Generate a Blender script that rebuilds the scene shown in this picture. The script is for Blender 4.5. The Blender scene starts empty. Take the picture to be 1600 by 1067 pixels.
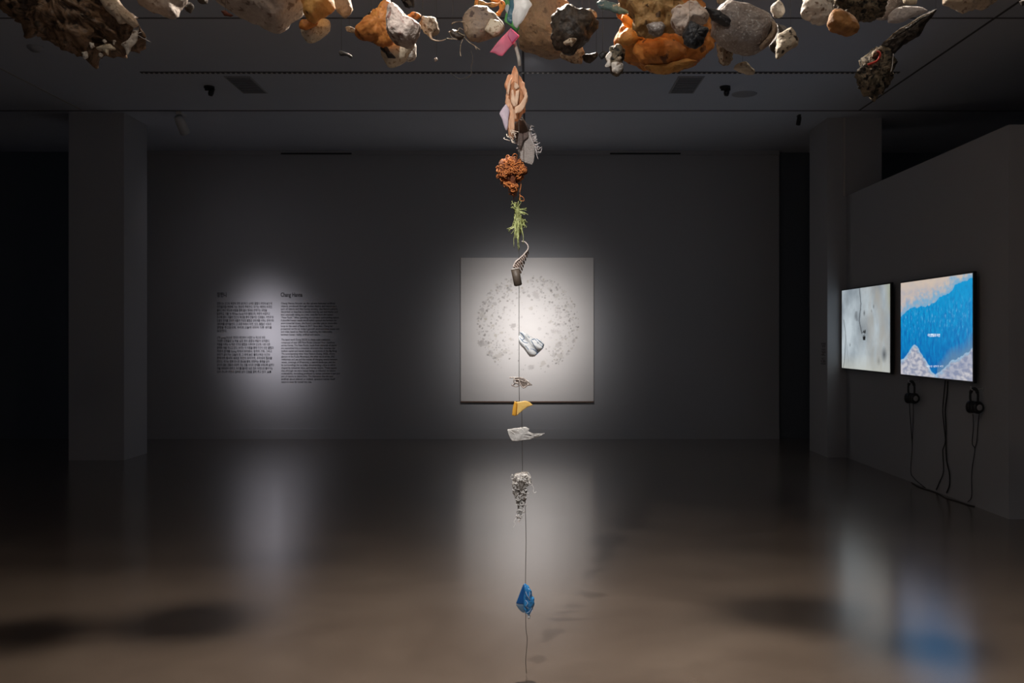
import bpy, bmesh, math, random
from mathutils import Vector, noise, Matrix

sc = bpy.context.scene
COL = sc.collection
random.seed(7)

# ------------------------------------------------------------------ camera
F = 1500.0; VX = 825.0; VY = 525.0; H = 1.2; CEIL = 3.36
cam_d = bpy.data.cameras.new('camera')
cam = bpy.data.objects.new('camera', cam_d); COL.objects.link(cam)
cam.location = (0, 0, H); cam.rotation_euler = (math.pi/2, 0, 0)
cam_d.sensor_width = 36; cam_d.lens = F/1600*36
cam_d.shift_x = -(VX-800)/1600; cam_d.shift_y = -(533.5-VY)/1600
cam_d.dof.use_dof = True; cam_d.dof.focus_distance = 3.45; cam_d.dof.aperture_fstop = 9
cam_d.clip_start = 0.05
sc.camera = cam

# ------------------------------------------------------------------ colour management and world
sc.view_settings.view_transform = 'Standard'; sc.view_settings.look = 'None'
sc.view_settings.exposure = 0.0; sc.view_settings.gamma = 1.0
try: sc.view_settings.use_curve_mapping = False
except Exception: pass
w = bpy.data.worlds.new('world'); sc.world = w; w.use_nodes = True
w.node_tree.nodes['Background'].inputs[0].default_value = (0.72, 0.80, 1.0, 1)
w.node_tree.nodes['Background'].inputs[1].default_value = 0.075

# ------------------------------------------------------------------ lights
def spot(name, loc, aim, watts, deg, blend, col, rad=0.03):
    d = bpy.data.lights.new(name, 'SPOT'); d.energy = watts; d.spot_size = math.radians(deg)
    d.spot_blend = blend; d.color = col; d.shadow_soft_size = rad
    o = bpy.data.objects.new(name, d); COL.objects.link(o); o.location = loc
    o.rotation_euler = (Vector(aim)-Vector(loc)).to_track_quat('-Z', 'Y').to_euler()
    return o
def gauss(o, sigma_deg, spill=0.0):
    """reflector beam profile: intensity falls off smoothly with the angle from the axis"""
    d = o.data; d.use_nodes = True; nt = d.node_tree; em = nt.nodes['Emission']
    tc = nt.nodes.new('ShaderNodeTexCoord'); sp = nt.nodes.new('ShaderNodeSeparateXYZ'); nt.links.new(tc.outputs['Normal'], sp.inputs[0])
    def M(op, a, b=None):
        n = nt.nodes.new('ShaderNodeMath'); n.operation = op
        for i, v in enumerate((a, b)):
            if v is None: continue
            if isinstance(v, (int, float)): n.inputs[i].default_value = v
            else: nt.links.new(v, n.inputs[i])
        return n.outputs[0]
    c = M('ABSOLUTE', sp.outputs['Z']); t = M('ARCCOSINE', M('MINIMUM', c, 0.999999))
    q = M('DIVIDE', t, math.radians(sigma_deg)); e = M('EXPONENT', M('MULTIPLY', M('MULTIPLY', q, q), -1.0))
    q2 = M('DIVIDE', t, math.radians(38)); e2 = M('MULTIPLY', M('EXPONENT', M('MULTIPLY', M('MULTIPLY', q2, q2), -1.0)), spill)
    nt.links.new(M('ADD', e, e2), em.inputs['Strength'])
    return o
KEY = Vector((-0.03, 4.35, 3.30))
spot('spot_over_cloud', KEY, (0, 3.45, 0.6), 60, 150, 0.9, (1.0, 0.86, 0.70), 0.035)
gauss(spot('spot_to_floor', KEY+Vector((0.0, 0.0, -0.002)), (0, 2.3, 0.0), 430, 140, 1.0, (1.0, 0.87, 0.74), 0.03), 40)
for nm_, x_ in (('left', -1.75), ('right', 1.7)):
    gauss(spot('fill_floor_'+nm_, (x_, 3.75, 3.30), (x_*1.0, 3.3, 0), 120, 120, 1.0, (1.0, 0.86, 0.72), 0.03), 27)  # added spots that brighten the floor at both sides
for nm_, ax_ in (('left', -1.15), ('middle', 0.15), ('right', 1.25)):
    gauss(spot('added_rim_'+nm_, KEY+Vector((ax_*0.08, 0.05, 0.0)), (ax_, 3.35, 2.5), 170, 80, 1.0, (1.0, 0.90, 0.80), 0.03), 24)  # added beams beside the key spot, strengthening the rock rims
gauss(spot('spot_on_print', (0.02, 7.3, 3.30), (0.0, 11.2, 1.20), 960, 100, 1.0, (1.0, 0.94, 0.91), 0.03), 8.5, 0.008)
gauss(spot('spot_on_text', (-3.33, 9.36, 3.17), (-2.98, 11.2, 1.10), 470, 140, 1.0, (0.98, 0.91, 0.96), 0.03), 8.0, 0.014)
spot('fill_front_left', (-1.0, 2.3, 3.25), (-0.9, 3.3, 2.4), 15, 130, 1.0, (1.0, 0.82, 0.64), 0.06)  # this front pair is added fill for the rock faces
spot('fill_front_right', (1.0, 2.3, 3.25), (0.9, 3.3, 2.4), 15, 130, 1.0, (1.0, 0.82, 0.64), 0.06)
gauss(spot('fill_on_string', (-0.5, 1.5, 3.28), (0.0, 3.4, 1.28), 430, 90, 1.0, (1.0, 0.95, 0.90), 0.04), 15.5)  # added fill that brightens the pieces on the central string

# ------------------------------------------------------------------ helpers
def P(px, py, Y): return Vector(((px-VX)/F*Y, Y, H-(py-VY)/F*Y))

def tag(o, label=None, cat=None, group=None, kind=None):
    if label: o['label'] = label
    if cat: o['category'] = cat
    if group: o['group'] = group
    if kind: o['kind'] = kind
    return o

def link_mesh(name, me, mat=None, parent=None, smooth=False, loc=None):
    o = bpy.data.objects.new(name, me); COL.objects.link(o)
    if mat: me.materials.append(mat)
    if smooth:
        for p in me.polygons: p.use_smooth = True
    if loc is not None: o.location = loc
    if parent:
        o.parent = parent
        o.location = Vector(loc or (0,0,0)) - parent.location
    return o

def from_pd(name, V, Fc, mat=None, parent=None, smooth=False, loc=None):
    """V are world coordinates; the object's origin goes to loc"""
    if loc is None: loc = parent.location if parent else Vector((0,0,0))
    L = Vector(loc)
    me = bpy.data.meshes.new(name); me.from_pydata([tuple(Vector(v)-L) for v in V], [], Fc); me.update()
    return link_mesh(name, me, mat, parent, smooth, L)

def empty(name, loc):
    o = bpy.data.objects.new(name, None); COL.objects.link(o); o.location = loc; o.empty_display_size = 0.05
    return o

def box_vf(x0, x1, y0, y1, z0, z1, base=0):
    V = [(x, y, z) for x in (x0, x1) for y in (y0, y1) for z in (z0, z1)]
    Fc = [(0,1,3,2),(4,6,7,5),(0,4,5,1),(2,3,7,6),(0,2,6,4),(1,5,7,3)]
    return V, [tuple(i+base for i in f) for f in Fc]

def box(name, x0, x1, y0, y1, z0, z1, mat, parent=None, bevel=0.0):
    V, Fc = box_vf(x0, x1, y0, y1, z0, z1)
    L = Vector(((x0+x1)/2, (y0+y1)/2, z0)) if not parent else parent.location
    o = from_pd(name, V, Fc, mat, parent, loc=L)
    if bevel:
        bm = bmesh.new(); bm.from_mesh(o.data)
        bmesh.ops.bevel(bm, geom=bm.edges[:], offset=bevel, segments=2, affect='EDGES', profile=0.5)
        bm.to_mesh(o.data); bm.free()
    return o

def catmull(pts, n=6):
    out = []
    m = len(pts)
    for i in range(m-1):
        p0 = pts[max(i-1,0)]; p1 = pts[i]; p2 = pts[i+1]; p3 = pts[min(i+2,m-1)]
        for k in range(n):
            t = k/n
            out.append(0.5*((2*p1)+(p2-p0)*t+(2*p0-5*p1+4*p2-p3)*t*t+(-p0+3*p1-3*p2+p3)*t*t*t))
    out.append(pts[-1]); return out

def tube_vf(pts, rad, seg=8, smooth_n=5, base=0):
    pts = [Vector(p) for p in pts]
    if smooth_n > 1 and len(pts) > 2: c = catmull(pts, smooth_n)
    else: c = pts
    n = len(c); V = []; Fc = []
    up = Vector((0.31, 0.2, 0.93)).normalized()
    for i, p in enumerate(c):
        t = (c[min(i+1,n-1)]-c[max(i-1,0)])
        t = t.normalized() if t.length > 1e-9 else Vector((0,0,1))
        a = t.cross(up)
        if a.length < 1e-3: a = t.cross(Vector((1,0,0)))
        a.normalize(); b = t.cross(a)
        r = rad(i/(n-1)) if callable(rad) else rad
        for k in range(seg):
            q = 2*math.pi*k/seg
            V.append(p+a*math.cos(q)*r+b*math.sin(q)*r)
    for i in range(n-1):
        for k in range(seg):
            k2 = (k+1) % seg
            Fc.append((base+i*seg+k, base+i*seg+k2, base+(i+1)*seg+k2, base+(i+1)*seg+k))
    Fc.append(tuple(base+k for k in range(seg))[::-1]); Fc.append(tuple(base+(n-1)*seg+k for k in range(seg)))
    return V, Fc

def tube(name, pts, rad, mat, parent=None, seg=8, smooth_n=5, loc=None):
    V, Fc = tube_vf(pts, rad, seg, smooth_n)
    return from_pd(name, V, Fc, mat, parent, True, loc)

def tubes(name, lists, rad, mat, parent=None, seg=5, smooth_n=4, loc=None):
    V = []; Fc = []
    for pts in lists:
        v, f = tube_vf(pts, rad, seg, smooth_n, len(V)); V += v; Fc += f
    return from_pd(name, V, Fc, mat, parent, True, loc)

def lathe_vf(prof, origin, axis, seg=24, base=0):
    axis = Vector(axis).normalized(); origin = Vector(origin)
    a = axis.orthogonal().normalized(); b = axis.cross(a)
    V = []; Fc = []
    for r, h in prof:
        for k in range(seg):
            q = 2*math.pi*k/seg
            V.append(origin+axis*h+(a*math.cos(q)+b*math.sin(q))*r)
    for i in range(len(prof)-1):
        for k in range(seg):
            k2 = (k+1) % seg
            Fc.append((base+i*seg+k, base+i*seg+k2, base+(i+1)*seg+k2, base+(i+1)*seg+k))
    Fc.append(tuple(base+k for k in range(seg))[::-1]); Fc.append(tuple(base+(len(prof)-1)*seg+k for k in range(seg)))
    return V, Fc
def lathe(name, prof, origin, axis, mat, parent=None, seg=24, loc=None):
    V, Fc = lathe_vf(prof, origin, axis, seg)
    return from_pd(name, V, Fc, mat, parent, True, loc)

# ------------------------------------------------------------------ materials
def new_mat(name):
    m = bpy.data.materials.new(name); m.use_nodes = True
    nt = m.node_tree; return m, nt, nt.nodes['Principled BSDF']
def rgba(c): return (c[0], c[1], c[2], 1)
def s2l(c):  # 0..255 sRGB to linear
    return tuple(((v/255)/12.92 if v <= 10 else (((v/255)+0.055)/1.055)**2.4) for v in c)

def plain(name, col, rough=0.6, metal=0, spec=0.5, alpha=1, trans=0, bump=0, bscale=40, var=0.0):
    m, nt, b = new_mat(name)
    b.inputs['Base Color'].default_value = rgba(col); b.inputs['Roughness'].default_value = rough
    b.inputs['Metallic'].default_value = metal; b.inputs['Specular IOR Level'].default_value = spec
    b.inputs['Transmission Weight'].default_value = trans; b.inputs['Alpha'].default_value = alpha
    tc = nt.nodes.new('ShaderNodeTexCoord'); n = nt.nodes.new('ShaderNodeTexNoise')
    n.inputs['Scale'].default_value = bscale; n.inputs['Detail'].default_value = 6
    nt.links.new(tc.outputs['Object'], n.inputs['Vector'])
    if bump:
        bp = nt.nodes.new('ShaderNodeBump'); bp.inputs['Strength'].default_value = bump; bp.inputs['Distance'].default_value = 0.01
        nt.links.new(n.outputs['Fac'], bp.inputs['Height']); nt.links.new(bp.outputs['Normal'], b.inputs['Normal'])
    if var:
        mx = nt.nodes.new('ShaderNodeMix'); mx.data_type = 'RGBA'
        mx.inputs[6].default_value = rgba([c*(1-var) for c in col]); mx.inputs[7].default_value = rgba([min(1, c*(1+var)) for c in col])
        nt.links.new(n.outputs['Fac'], mx.inputs[0]); nt.links.new(mx.outputs[2], b.inputs['Base Color'])
    return m

def rockmat(name, cols, scale=14, spot_col=None, spot=0.0, spot_scale=70, rough=0.65, bump=0.5, bscale=60, sss=0.0, warp=1.0, stretch=(1,1,1), transl=0.0):
    """mottled weathered plastic: a ramp of colours over warped noise, darker specks, rough bump"""
    m, nt, b = new_mat(name); N = nt.nodes; Lk = nt.links
    tc = N.new('ShaderNodeTexCoord'); mp = N.new('ShaderNodeMapping'); mp.inputs['Scale'].default_value = stretch
    Lk.new(tc.outputs['Object'], mp.inputs['Vector'])
    n = N.new('ShaderNodeTexNoise'); n.inputs['Scale'].default_value = scale; n.inputs['Detail'].default_value = 9
    n.inputs['Roughness'].default_value = 0.62; n.inputs['Distortion'].default_value = warp
    Lk.new(mp.outputs['Vector'], n.inputs['Vector'])
    r = N.new('ShaderNodeValToRGB'); Lk.new(n.outputs['Fac'], r.inputs['Fac'])
    els = r.color_ramp.elements; k = len(cols)
    els[0].position = 0.30; els[0].color = rgba(cols[0]); els[1].position = 0.70; els[1].color = rgba(cols[-1])
    for i in range(1, k-1):
        e = els.new(0.30+0.40*i/(k-1)); e.color = rgba(cols[i])
    out = r.outputs['Color']
    if spot_col:
        s = N.new('ShaderNodeTexNoise'); s.inputs['Scale'].default_value = spot_scale; s.inputs['Detail'].default_value = 3
        Lk.new(mp.outputs['Vector'], s.inputs['Vector'])
        sr = N.new('ShaderNodeValToRGB'); sr.color_ramp.elements[0].position = 0.62-spot*0.25; sr.color_ramp.elements[1].position = 0.68-spot*0.2
        Lk.new(s.outputs['Fac'], sr.inputs['Fac'])
        mx = N.new('ShaderNodeMix'); mx.data_type = 'RGBA'; mx.inputs[7].default_value = rgba(spot_col)
        Lk.new(sr.outputs['Color'], mx.inputs[0]); Lk.new(out, mx.inputs[6]); out = mx.outputs[2]
    Lk.new(out, b.inputs['Base Color'])
    b.inputs['Roughness'].default_value = rough
    if sss:
        b.inputs['Subsurface Weight'].default_value = sss; b.inputs['Subsurface Radius'].default_value = (1.0, 0.45, 0.2)
        b.inputs['Subsurface Scale'].default_value = 0.03
    h = N.new('ShaderNodeTexNoise'); h.inputs['Scale'].default_value = bscale; h.inputs['Detail'].default_value = 8
    Lk.new(mp.outputs['Vector'], h.inputs['Vector'])
    bp = N.new('ShaderNodeBump'); bp.inputs['Strength'].default_value = bump; bp.inputs['Distance'].default_value = 0.01
    Lk.new(h.outputs['Fac'], bp.inputs['Height']); Lk.new(bp.outputs['Normal'], b.inputs['Normal'])
    if transl:
        t = N.new('ShaderNodeBsdfTranslucent'); Lk.new(out, t.inputs['Color'])
        ms = N.new('ShaderNodeMixShader'); ms.inputs[0].default_value = transl
        Lk.new(b.outputs[0], ms.inputs[1]); Lk.new(t.outputs[0], ms.inputs[2])
        Lk.new(ms.outputs[0], N['Material Output'].inputs['Surface'])
    return m

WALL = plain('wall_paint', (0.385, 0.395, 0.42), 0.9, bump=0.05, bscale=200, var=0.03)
DARKWALL = plain('dark_wall_tone', (0.12, 0.14, 0.17), 0.9, bump=0.05, bscale=200)  # darker, bluer colour for the back wall ends and side walls
CEILM = plain('ceiling_paint', (0.68, 0.72, 0.80), 0.9, var=0.03, bscale=3)
SEAM = plain('seam', (0.11, 0.11, 0.12), 0.8)
PALETRIM = plain('pale_trim', (0.5, 0.49, 0.48), 0.7)
BLACK = plain('black_plastic', (0.012, 0.012, 0.013), 0.35)
BLACKM = plain('black_matte', (0.02, 0.02, 0.022), 0.7)
VENTM = plain('vent_metal', (0.40, 0.41, 0.44), 0.6)
SILVER = plain('silver_plastic', (0.55, 0.56, 0.58), 0.35, metal=0.6)
WHITEM = plain('white_metal', (0.6, 0.6, 0.6), 0.5)

def floor_mat():
    m, nt, b = new_mat('polished_concrete'); N = nt.nodes; Lk = nt.links
    tc = N.new('ShaderNodeTexCoord')
    n = N.new('ShaderNodeTexNoise'); n.inputs['Scale'].default_value = 1.1; n.inputs['Detail'].default_value = 9; n.inputs['Roughness'].default_value = 0.6
    n.inputs['Distortion'].default_value = 0.6
    Lk.new(tc.outputs['Object'], n.inputs['Vector'])
    r = N.new('ShaderNodeValToRGB'); r.color_ramp.elements[0].position = 0.3; r.color_ramp.elements[1].position = 0.72
    r.color_ramp.elements[0].color = (0.118, 0.090, 0.072, 1); r.color_ramp.elements[1].color = (0.195, 0.155, 0.126, 1)
    Lk.new(n.outputs['Fac'], r.inputs['Fac'])
    n2 = N.new('ShaderNodeTexNoise'); n2.inputs['Scale'].default_value = 160; n2.inputs['Detail'].default_value = 2
    Lk.new(tc.outputs['Object'], n2.inputs['Vector'])
    r2 = N.new('ShaderNodeValToRGB'); r2.color_ramp.elements[0].position = 0.74; r2.color_ramp.elements[1].position = 0.78
    Lk.new(n2.outputs['Fac'], r2.inputs['Fac'])
    mx = N.new('ShaderNodeMix'); mx.data_type = 'RGBA'; mx.inputs[7].default_value = (0.5, 0.45, 0.4, 1)
    Lk.new(r2.outputs['Color'], mx.inputs[0]); Lk.new(r.outputs['Color'], mx.inputs[6]); Lk.new(mx.outputs[2], b.inputs['Base Color'])
    rr = N.new('ShaderNodeMapRange'); rr.inputs['To Min'].default_value = 0.17; rr.inputs['To Max'].default_value = 0.25
    Lk.new(n.outputs['Fac'], rr.inputs['Value']); Lk.new(rr.outputs['Result'], b.inputs['Roughness'])
    b.inputs['IOR'].default_value = 1.6
    b.inputs['Coat Weight'].default_value = 0.8; b.inputs['Coat Roughness'].default_value = 0.20; b.inputs['Coat IOR'].default_value = 1.6
    return m

# ------------------------------------------------------------------ room shell
XL, XR, YB, YW = -7.5, 6.0, -4.0, 11.2
def struct(o): o['kind'] = 'structure'; return o
struct(box('floor', XL, XR, YB, YW+0.3, -0.1, 0.0, floor_mat()))
struct(box('ceiling', XL, XR, YB, YW+0.3, CEIL, CEIL+0.1, CEILM))
struct(box('wall_back', -4.9, 2.93, YW, YW+0.25, 0, CEIL, WALL))
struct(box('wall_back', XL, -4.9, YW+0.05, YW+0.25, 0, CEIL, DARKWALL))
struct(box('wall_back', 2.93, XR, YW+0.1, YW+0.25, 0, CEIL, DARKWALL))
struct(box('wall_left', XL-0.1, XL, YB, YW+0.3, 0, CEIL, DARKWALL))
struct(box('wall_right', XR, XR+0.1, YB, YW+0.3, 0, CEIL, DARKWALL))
struct(box('baseboard_back', -4.9, 2.93, YW-0.014, YW, 0, 0.118, WALL))
struct(box('trim_1', -4.9, 2.93, YW-0.02, YW, CEIL-0.05, CEIL, WALL))           # cove along the back wall
def seamY(y, name, x0=XL, x1=XR, wd=0.018, m=SEAM): struct(box(name, x0, x1, y-wd/2, y+wd/2, CEIL-0.003, CEIL, m))
seamY(6.52, 'trim_2'); seamY(9.20, 'trim_3', wd=0.03)
for nm, x, y0, y1, m in (('trim_4', 3.17, -2, 9.2, SEAM), ('trim_5', -4.26, -2, 9.2, PALETRIM), ('trim_6', -0.038, 7.2, YW-0.02, SEAM)):
    struct(box(nm, x-0.009, x+0.009, y0, y1, CEIL-0.003, CEIL, m))
for nm, a, b_ in (('trim_7', 440, 550), ('trim_8', 953, 1063)):
    struct(box(nm, (a-VX)*YW/F, (b_-VX)*YW/F, YW-0.03, YW-0.02, CEIL-0.045, CEIL-0.028, BLACKM))
# columns
tag(box('column', -4.44, -3.905, 9.28, 9.84, 0, CEIL, WALL), 'square grey column on the left in front of the dark end of the room', 'column')
rc = tag(box('column', 2.963, 3.50, 9.50, 10.10, 0, CEIL, WALL), 'square grey column on the right, where the screen partition ends', 'column')
# partition that carries the screens
tag(box('partition_wall', 3.15, 3.65, 6.29, 9.50, 0, 2.585, WALL), 'grey free-standing partition wall carrying the two screens', 'partition')
tag(box('conduit', 3.118, 3.135, 9.482, 9.4995, 2.585, CEIL, PALETRIM), 'thin pale conduit on the right column above the partition', 'pipe')
# slotted air diffuser
yd = 2.16*F/412
dx0, dx1 = (220-VX)/412*2.16, (1405-VX)/412*2.16
df = empty('slot_diffuser', ((dx0+dx1)/2, yd, CEIL)); tag(df, 'long narrow slotted air diffuser running across the ceiling', 'air diffuser')
box('frame', dx0, dx1, yd-0.022, yd+0.022, CEIL-0.006, CEIL, SEAM, df)
def vane_mat():
    m, nt, b = new_mat('slot_vanes'); N = nt.nodes
    tc = N.new('ShaderNodeTexCoord'); wv = N.new('ShaderNodeTexWave'); wv.inputs['Scale'].default_value = 7.5; wv.bands_direction = 'X'
    nt.links.new(tc.outputs['Object'], wv.inputs['Vector'])
    r = N.new('ShaderNodeValToRGB'); r.color_ramp.elements[0].position = 0.55; r.color_ramp.elements[1].position = 0.7
    r.color_ramp.elements[0].color = (0.02,0.02,0.02,1); r.color_ramp.elements[1].color = (0.65,0.62,0.6,1)
    nt.links.new(wv.outputs['Fac'], r.inputs['Fac']); nt.links.new(r.outputs['Color'], b.inputs['Base Color']); return m
box('vanes', dx0+0.01, dx1-0.01, yd-0.009, yd+0.009, CEIL-0.010, CEIL-0.006, vane_mat(), df)
# ceiling vents
for x0, lab in ((-2.53, 'dark rectangular ceiling vent on the left, beyond the slotted diffuser'), (1.25, 'dark rectangular ceiling vent right of centre, beyond the slotted diffuser')):
    e = empty('ceiling_vent', (x0+0.11, 8.25, CEIL)); tag(e, lab, 'vent', 'square ceiling vents')
    box('vent_frame', x0, x0+0.22, 7.98, 8.53, CEIL-0.006, CEIL, VENTM, e)
    V = []; Fc = []
    for k in range(9):
        v, f = box_vf(x0+0.015, x0+0.205, 8.01+k*0.057, 8.045+k*0.057, CEIL-0.012, CEIL-0.006, len(V)); V += v; Fc += f
    from_pd('louvre', V, Fc, plain('louvre_grey', (0.24, 0.25, 0.27), 0.7), e)
def camera_dome(x, y, lab):
    e = empty('ceiling_fixture', (x, y, CEIL)); tag(e, lab, 'ceiling fixture')
    lathe('mounting_plate', [(0.0,0),(0.045,0),(0.045,0.015),(0.0,0.015)], (x, y, CEIL-0.015), (0,0,1), BLACKM, e)
    lathe('housing', [(0.0,0),(0.018,0.002),(0.024,0.02),(0.024,0.06),(0.01,0.07)], (x+0.01, y, CEIL-0.08), (0.15,0.2,1), BLACK, e)
    box('bracket', x-0.035, x+0.045, y-0.01, y+0.01, CEIL-0.035, CEIL-0.014, BLACKM, e)
camera_dome(-2.76, 8.31, 'small black ceiling fixture left of the left vent')
camera_dome(1.706, 8.31, 'small black ceiling fixture between the right vent and the round speaker')
lathe_o = lathe('ceiling_speaker', [(0.0,0),(0.085,0.0),(0.11,0.006),(0.115,0.010)], (1.93, 8.57, CEIL-0.010), (0,0,1), VENTM, loc=(1.93, 8.57, CEIL))
tag(lathe_o, 'flat round dark ceiling speaker beside the small black fixture on the right', 'speaker')
lo = lathe('smoke_detector', [(0.0,0),(0.03,0.0),(0.055,0.02),(0.06,0.035)], (-3.68, 7.17, CEIL-0.035), (0,0,1), VENTM, loc=(-3.68, 7.17, CEIL))
tag(lo, 'small dark round detector on the ceiling at far upper left', 'smoke detector')
# track spotlights
def spotlight(x, y, aim, m, sc_, lab, lens=True):
    e = empty('spotlight', (x, y, CEIL)); tag(e, lab, 'spotlight')
    box('mount', x-0.02*sc_, x+0.02*sc_, y-0.06*sc_, y+0.06*sc_, CEIL-0.02*sc_, CEIL, m, e)
    tube('stem', [(x, y, CEIL-0.01), (x, y, CEIL-0.06*sc_)], 0.008*sc_, m, e, smooth_n=1)
    d = (Vector(aim)-Vector((x, y, CEIL-0.1*sc_))).normalized(); o = Vector((x, y, CEIL-0.08*sc_))-d*0.02*sc_
    lathe('lamp_head', [(0.0,-0.045*sc_),(0.03*sc_,-0.04*sc_),(0.036*sc_,0),(0.036*sc_,0.10*sc_),(0.03*sc_,0.10*sc_),(0.026*sc_,0.06*sc_),(0.0,0.06*sc_)], o, d, m, e)
    return e
spotlight(-3.36, 9.30, (-2.98, 11.2, 1.2), WHITEM, 1.3, 'pale cylindrical spotlight on the ceiling beside the left column')
spotlight(2.65, 9.39, (2.3, 9.2, 1.6), BLACKM, 0.6, 'tiny black spotlight on the ceiling near the right column')

# ------------------------------------------------------------------ wall texts
TEXTM = plain('vinyl_letter', (0.022, 0.022, 0.026), 0.6)
def text_vf(s, base, bold=0.012):
    cu = bpy.data.curves.new('t', 'FONT'); cu.body = s; cu.size = 1.0; cu.offset = bold; cu.resolution_u = 2
    o = bpy.data.objects.new('t', cu); COL.objects.link(o)
    dg = bpy.context.evaluated_depsgraph_get(); dg.update()
    me = bpy.data.meshes.new_from_object(o.evaluated_get(dg))
    V = [v.co.copy() for v in me.vertices]; Fc = [tuple(i+base for i in p.vertices) for p in me.polygons]
    bpy.data.objects.remove(o); bpy.data.curves.remove(cu); bpy.data.meshes.remove(me)
    return V, Fc
def text_lines(name, lines, parent, place, mat=TEXTM, bold=0.012):
    """lines: (string, px_left, px_right, py_baseline, px_height); place maps (px,py) to a point"""
    V = []; Fc = []
    for s, xl, xr, yb, hp in lines:
        v, f = text_vf(s, len(V), bold)
        if not v: continue
        x0 = min(p.x for p in v); x1 = max(p.x for p in v)
        for p in v:
            V.append(place(xl+(p.x-x0)/(x1-x0)*(xr-xl), yb-p.y*hp))
        Fc += f
    return from_pd(name, V, Fc, mat, parent)
wallp = lambda px, py: P(px, py, YW-0.0015)
kt = empty('wall_text', P(383, 590, YW-0.0015)); tag(kt, 'black Korean lettering in two paragraphs on the grey wall, left column of writing', 'wall text', 'exhibition texts on the back wall')
text_lines('heading', [('장한나', 339, 354.5, 463.5, 8.2)], kt, wallp, bold=0.02)
k1 = ['장한나는 인간의 욕망에 의해 생산되고 소비된 물질이 자연에 놓인 뒤', '자연물처럼 변화해 가는 현상에 주목한다. 작가는 해변에 버려진',
 '플라스틱이 파도와 바람을 통해 돌의 형태로 변해가는 과정을', '발견하고, 이를 ‘뉴 락(New Rock)’이라 불렀으며, 꾸준히 수집하고', '조사해 왔다. 이들은 인간의 욕망을 통해 만들어진 인공물로, 자연과 또',
 '인공의 경계를 흐리며 새롭게 구성된 물질로 생태계를 이루는 존재이며', '생태계를 받아들인다. 그 과정 속에서 자연, 인간, 물질은 서로의', '영향을 주고받으며, 우리의 오늘에 대하여 다른 생각을', '요청한다.']
xr1 = [425, 425, 417, 421.5, 427.5, 427.5, 423.5, 424.5, 354.5]
text_lines('paragraph', [(s, 339, xr1[i], 475.8+i*5.35, 4.6) for i, s in enumerate(k1)], kt, wallp)
k2 = ['신작 going(2023)은 전국의 해안에서 수집한 뉴 락으로 만든', '거대한 조형물로 뉴 락을 실로 엮어 공중에 매달아 보여준다',
 '작품을 이루는 뉴 락은 각각의 물질로 이루어져 있으며, 서로 다른', '형태와 색을 지니고 있다. 우리는 이 작품을 통해 인간이 만든 물질과', '자연의 관계를 Going 위에서 바라본다. 빙하와 기후, 그리고',
 '우리가 살아가는 오늘의 땅, 그 위에 놓인 플라스틱은 인간의', '흔적이며 동시에 새로운 자연이 되어가며, 우리에게 질문을', '던진다. 작가는 함께 전시된 영상을 통해, 변화하는 풍경을 담아', '보이지 않는 것들과 사라져 가는 것들 사이의 관계를 오래도록 살핀다',
 '것을 바라보며 멈추고, 우리를 둘러싼 모든 것은 자연으로 돌아가는', '것이 아니라 자연의 일부로 남아 있음을 말해 주고 있다. ▲■']
xr2 = [414.5, 421, 422, 427.5, 425, 421.5, 425, 421, 428, 426, 423.5]
text_lines('paragraph', [(s, 339, xr2[i], 529+i*5.35, 4.6) for i, s in enumerate(k2)], kt, wallp)
et = empty('wall_text', P(485, 603, YW-0.0015)); tag(et, 'black English lettering in two paragraphs on the grey wall, right column of writing', 'wall text', 'exhibition texts on the back wall')
text_lines('heading', [('Chang Hanna', 438.5, 472.5, 463.5, 9.2)], et, wallp, bold=0.024)
e1 = ['Chang Hanna focuses on the sphere between artificial', 'objects, produced through human desire, and nature as a', 'part of nature and the human society. She found a plastic', 'discarded on beaches is transformed by sun and waves and',
 'land, eventually taking on a new, rock-like form she named', '“New Rock.” After spending on a project surrounding nature', 'if plentiful human waste would which opened the horizon for', 'environmental issues, she found a peculiar plastic stone-like', 'lump on the coast of Busan in 2017. Since then, Chang has',
 'presented works on today’s growth environmental issues and', 'and video based on New Rock, exploring the relationship', 'between human, reality, artificial and nature.']
ex1 = [523.5, 526, 527.5, 527.5, 520, 529.5, 526, 526.5, 519.5, 530, 519, 500]
text_lines('paragraph', [(s, 439, ex1[i], 475.2+i*4.44, 4.3) for i, s in enumerate(e1)], et, wallp)
e2 = ['The latest work Going (2023) is a large-scale installation', 'composed of over 200 New Rocks collected from coastlines', 'across Korea. The New Rocks, made from materials of plastic', 'are assembled into a mountain structure that reverses the',
 'endless capital and human desires, reminiscent of the Big Bang.', 'The accompanying video New Nature (Going, 2023), shows', 'glaciers of the Rocky Mountains, the other world of the 2022', 'wilderness and sea and the scenes of changing nature between', 'waves, coverage of (Pressure), a natural landscape, and the',
 'its surroundings for us today, documenting a time in which', 'shaped by industrial value, and human nature. These appear', 'that although we were human beings as influence on nature', 'sustainability, everything produced by human activities is part and', 'part of returns to nature form. The impression that the next',
 'artificial about altered or melted, question matter itself', 'nature is never far turned into one.']
ex2 = [515.5, 523, 526, 523.5, 526.5, 523, 523, 527, 524, 524, 526.5, 524, 531, 520.5, 523.5, 487]
text_lines('paragraph', [(s, 439.5, ex2[i], 532+i*4.40, 4.3) for i, s in enumerate(e2)], et, wallp)
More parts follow.
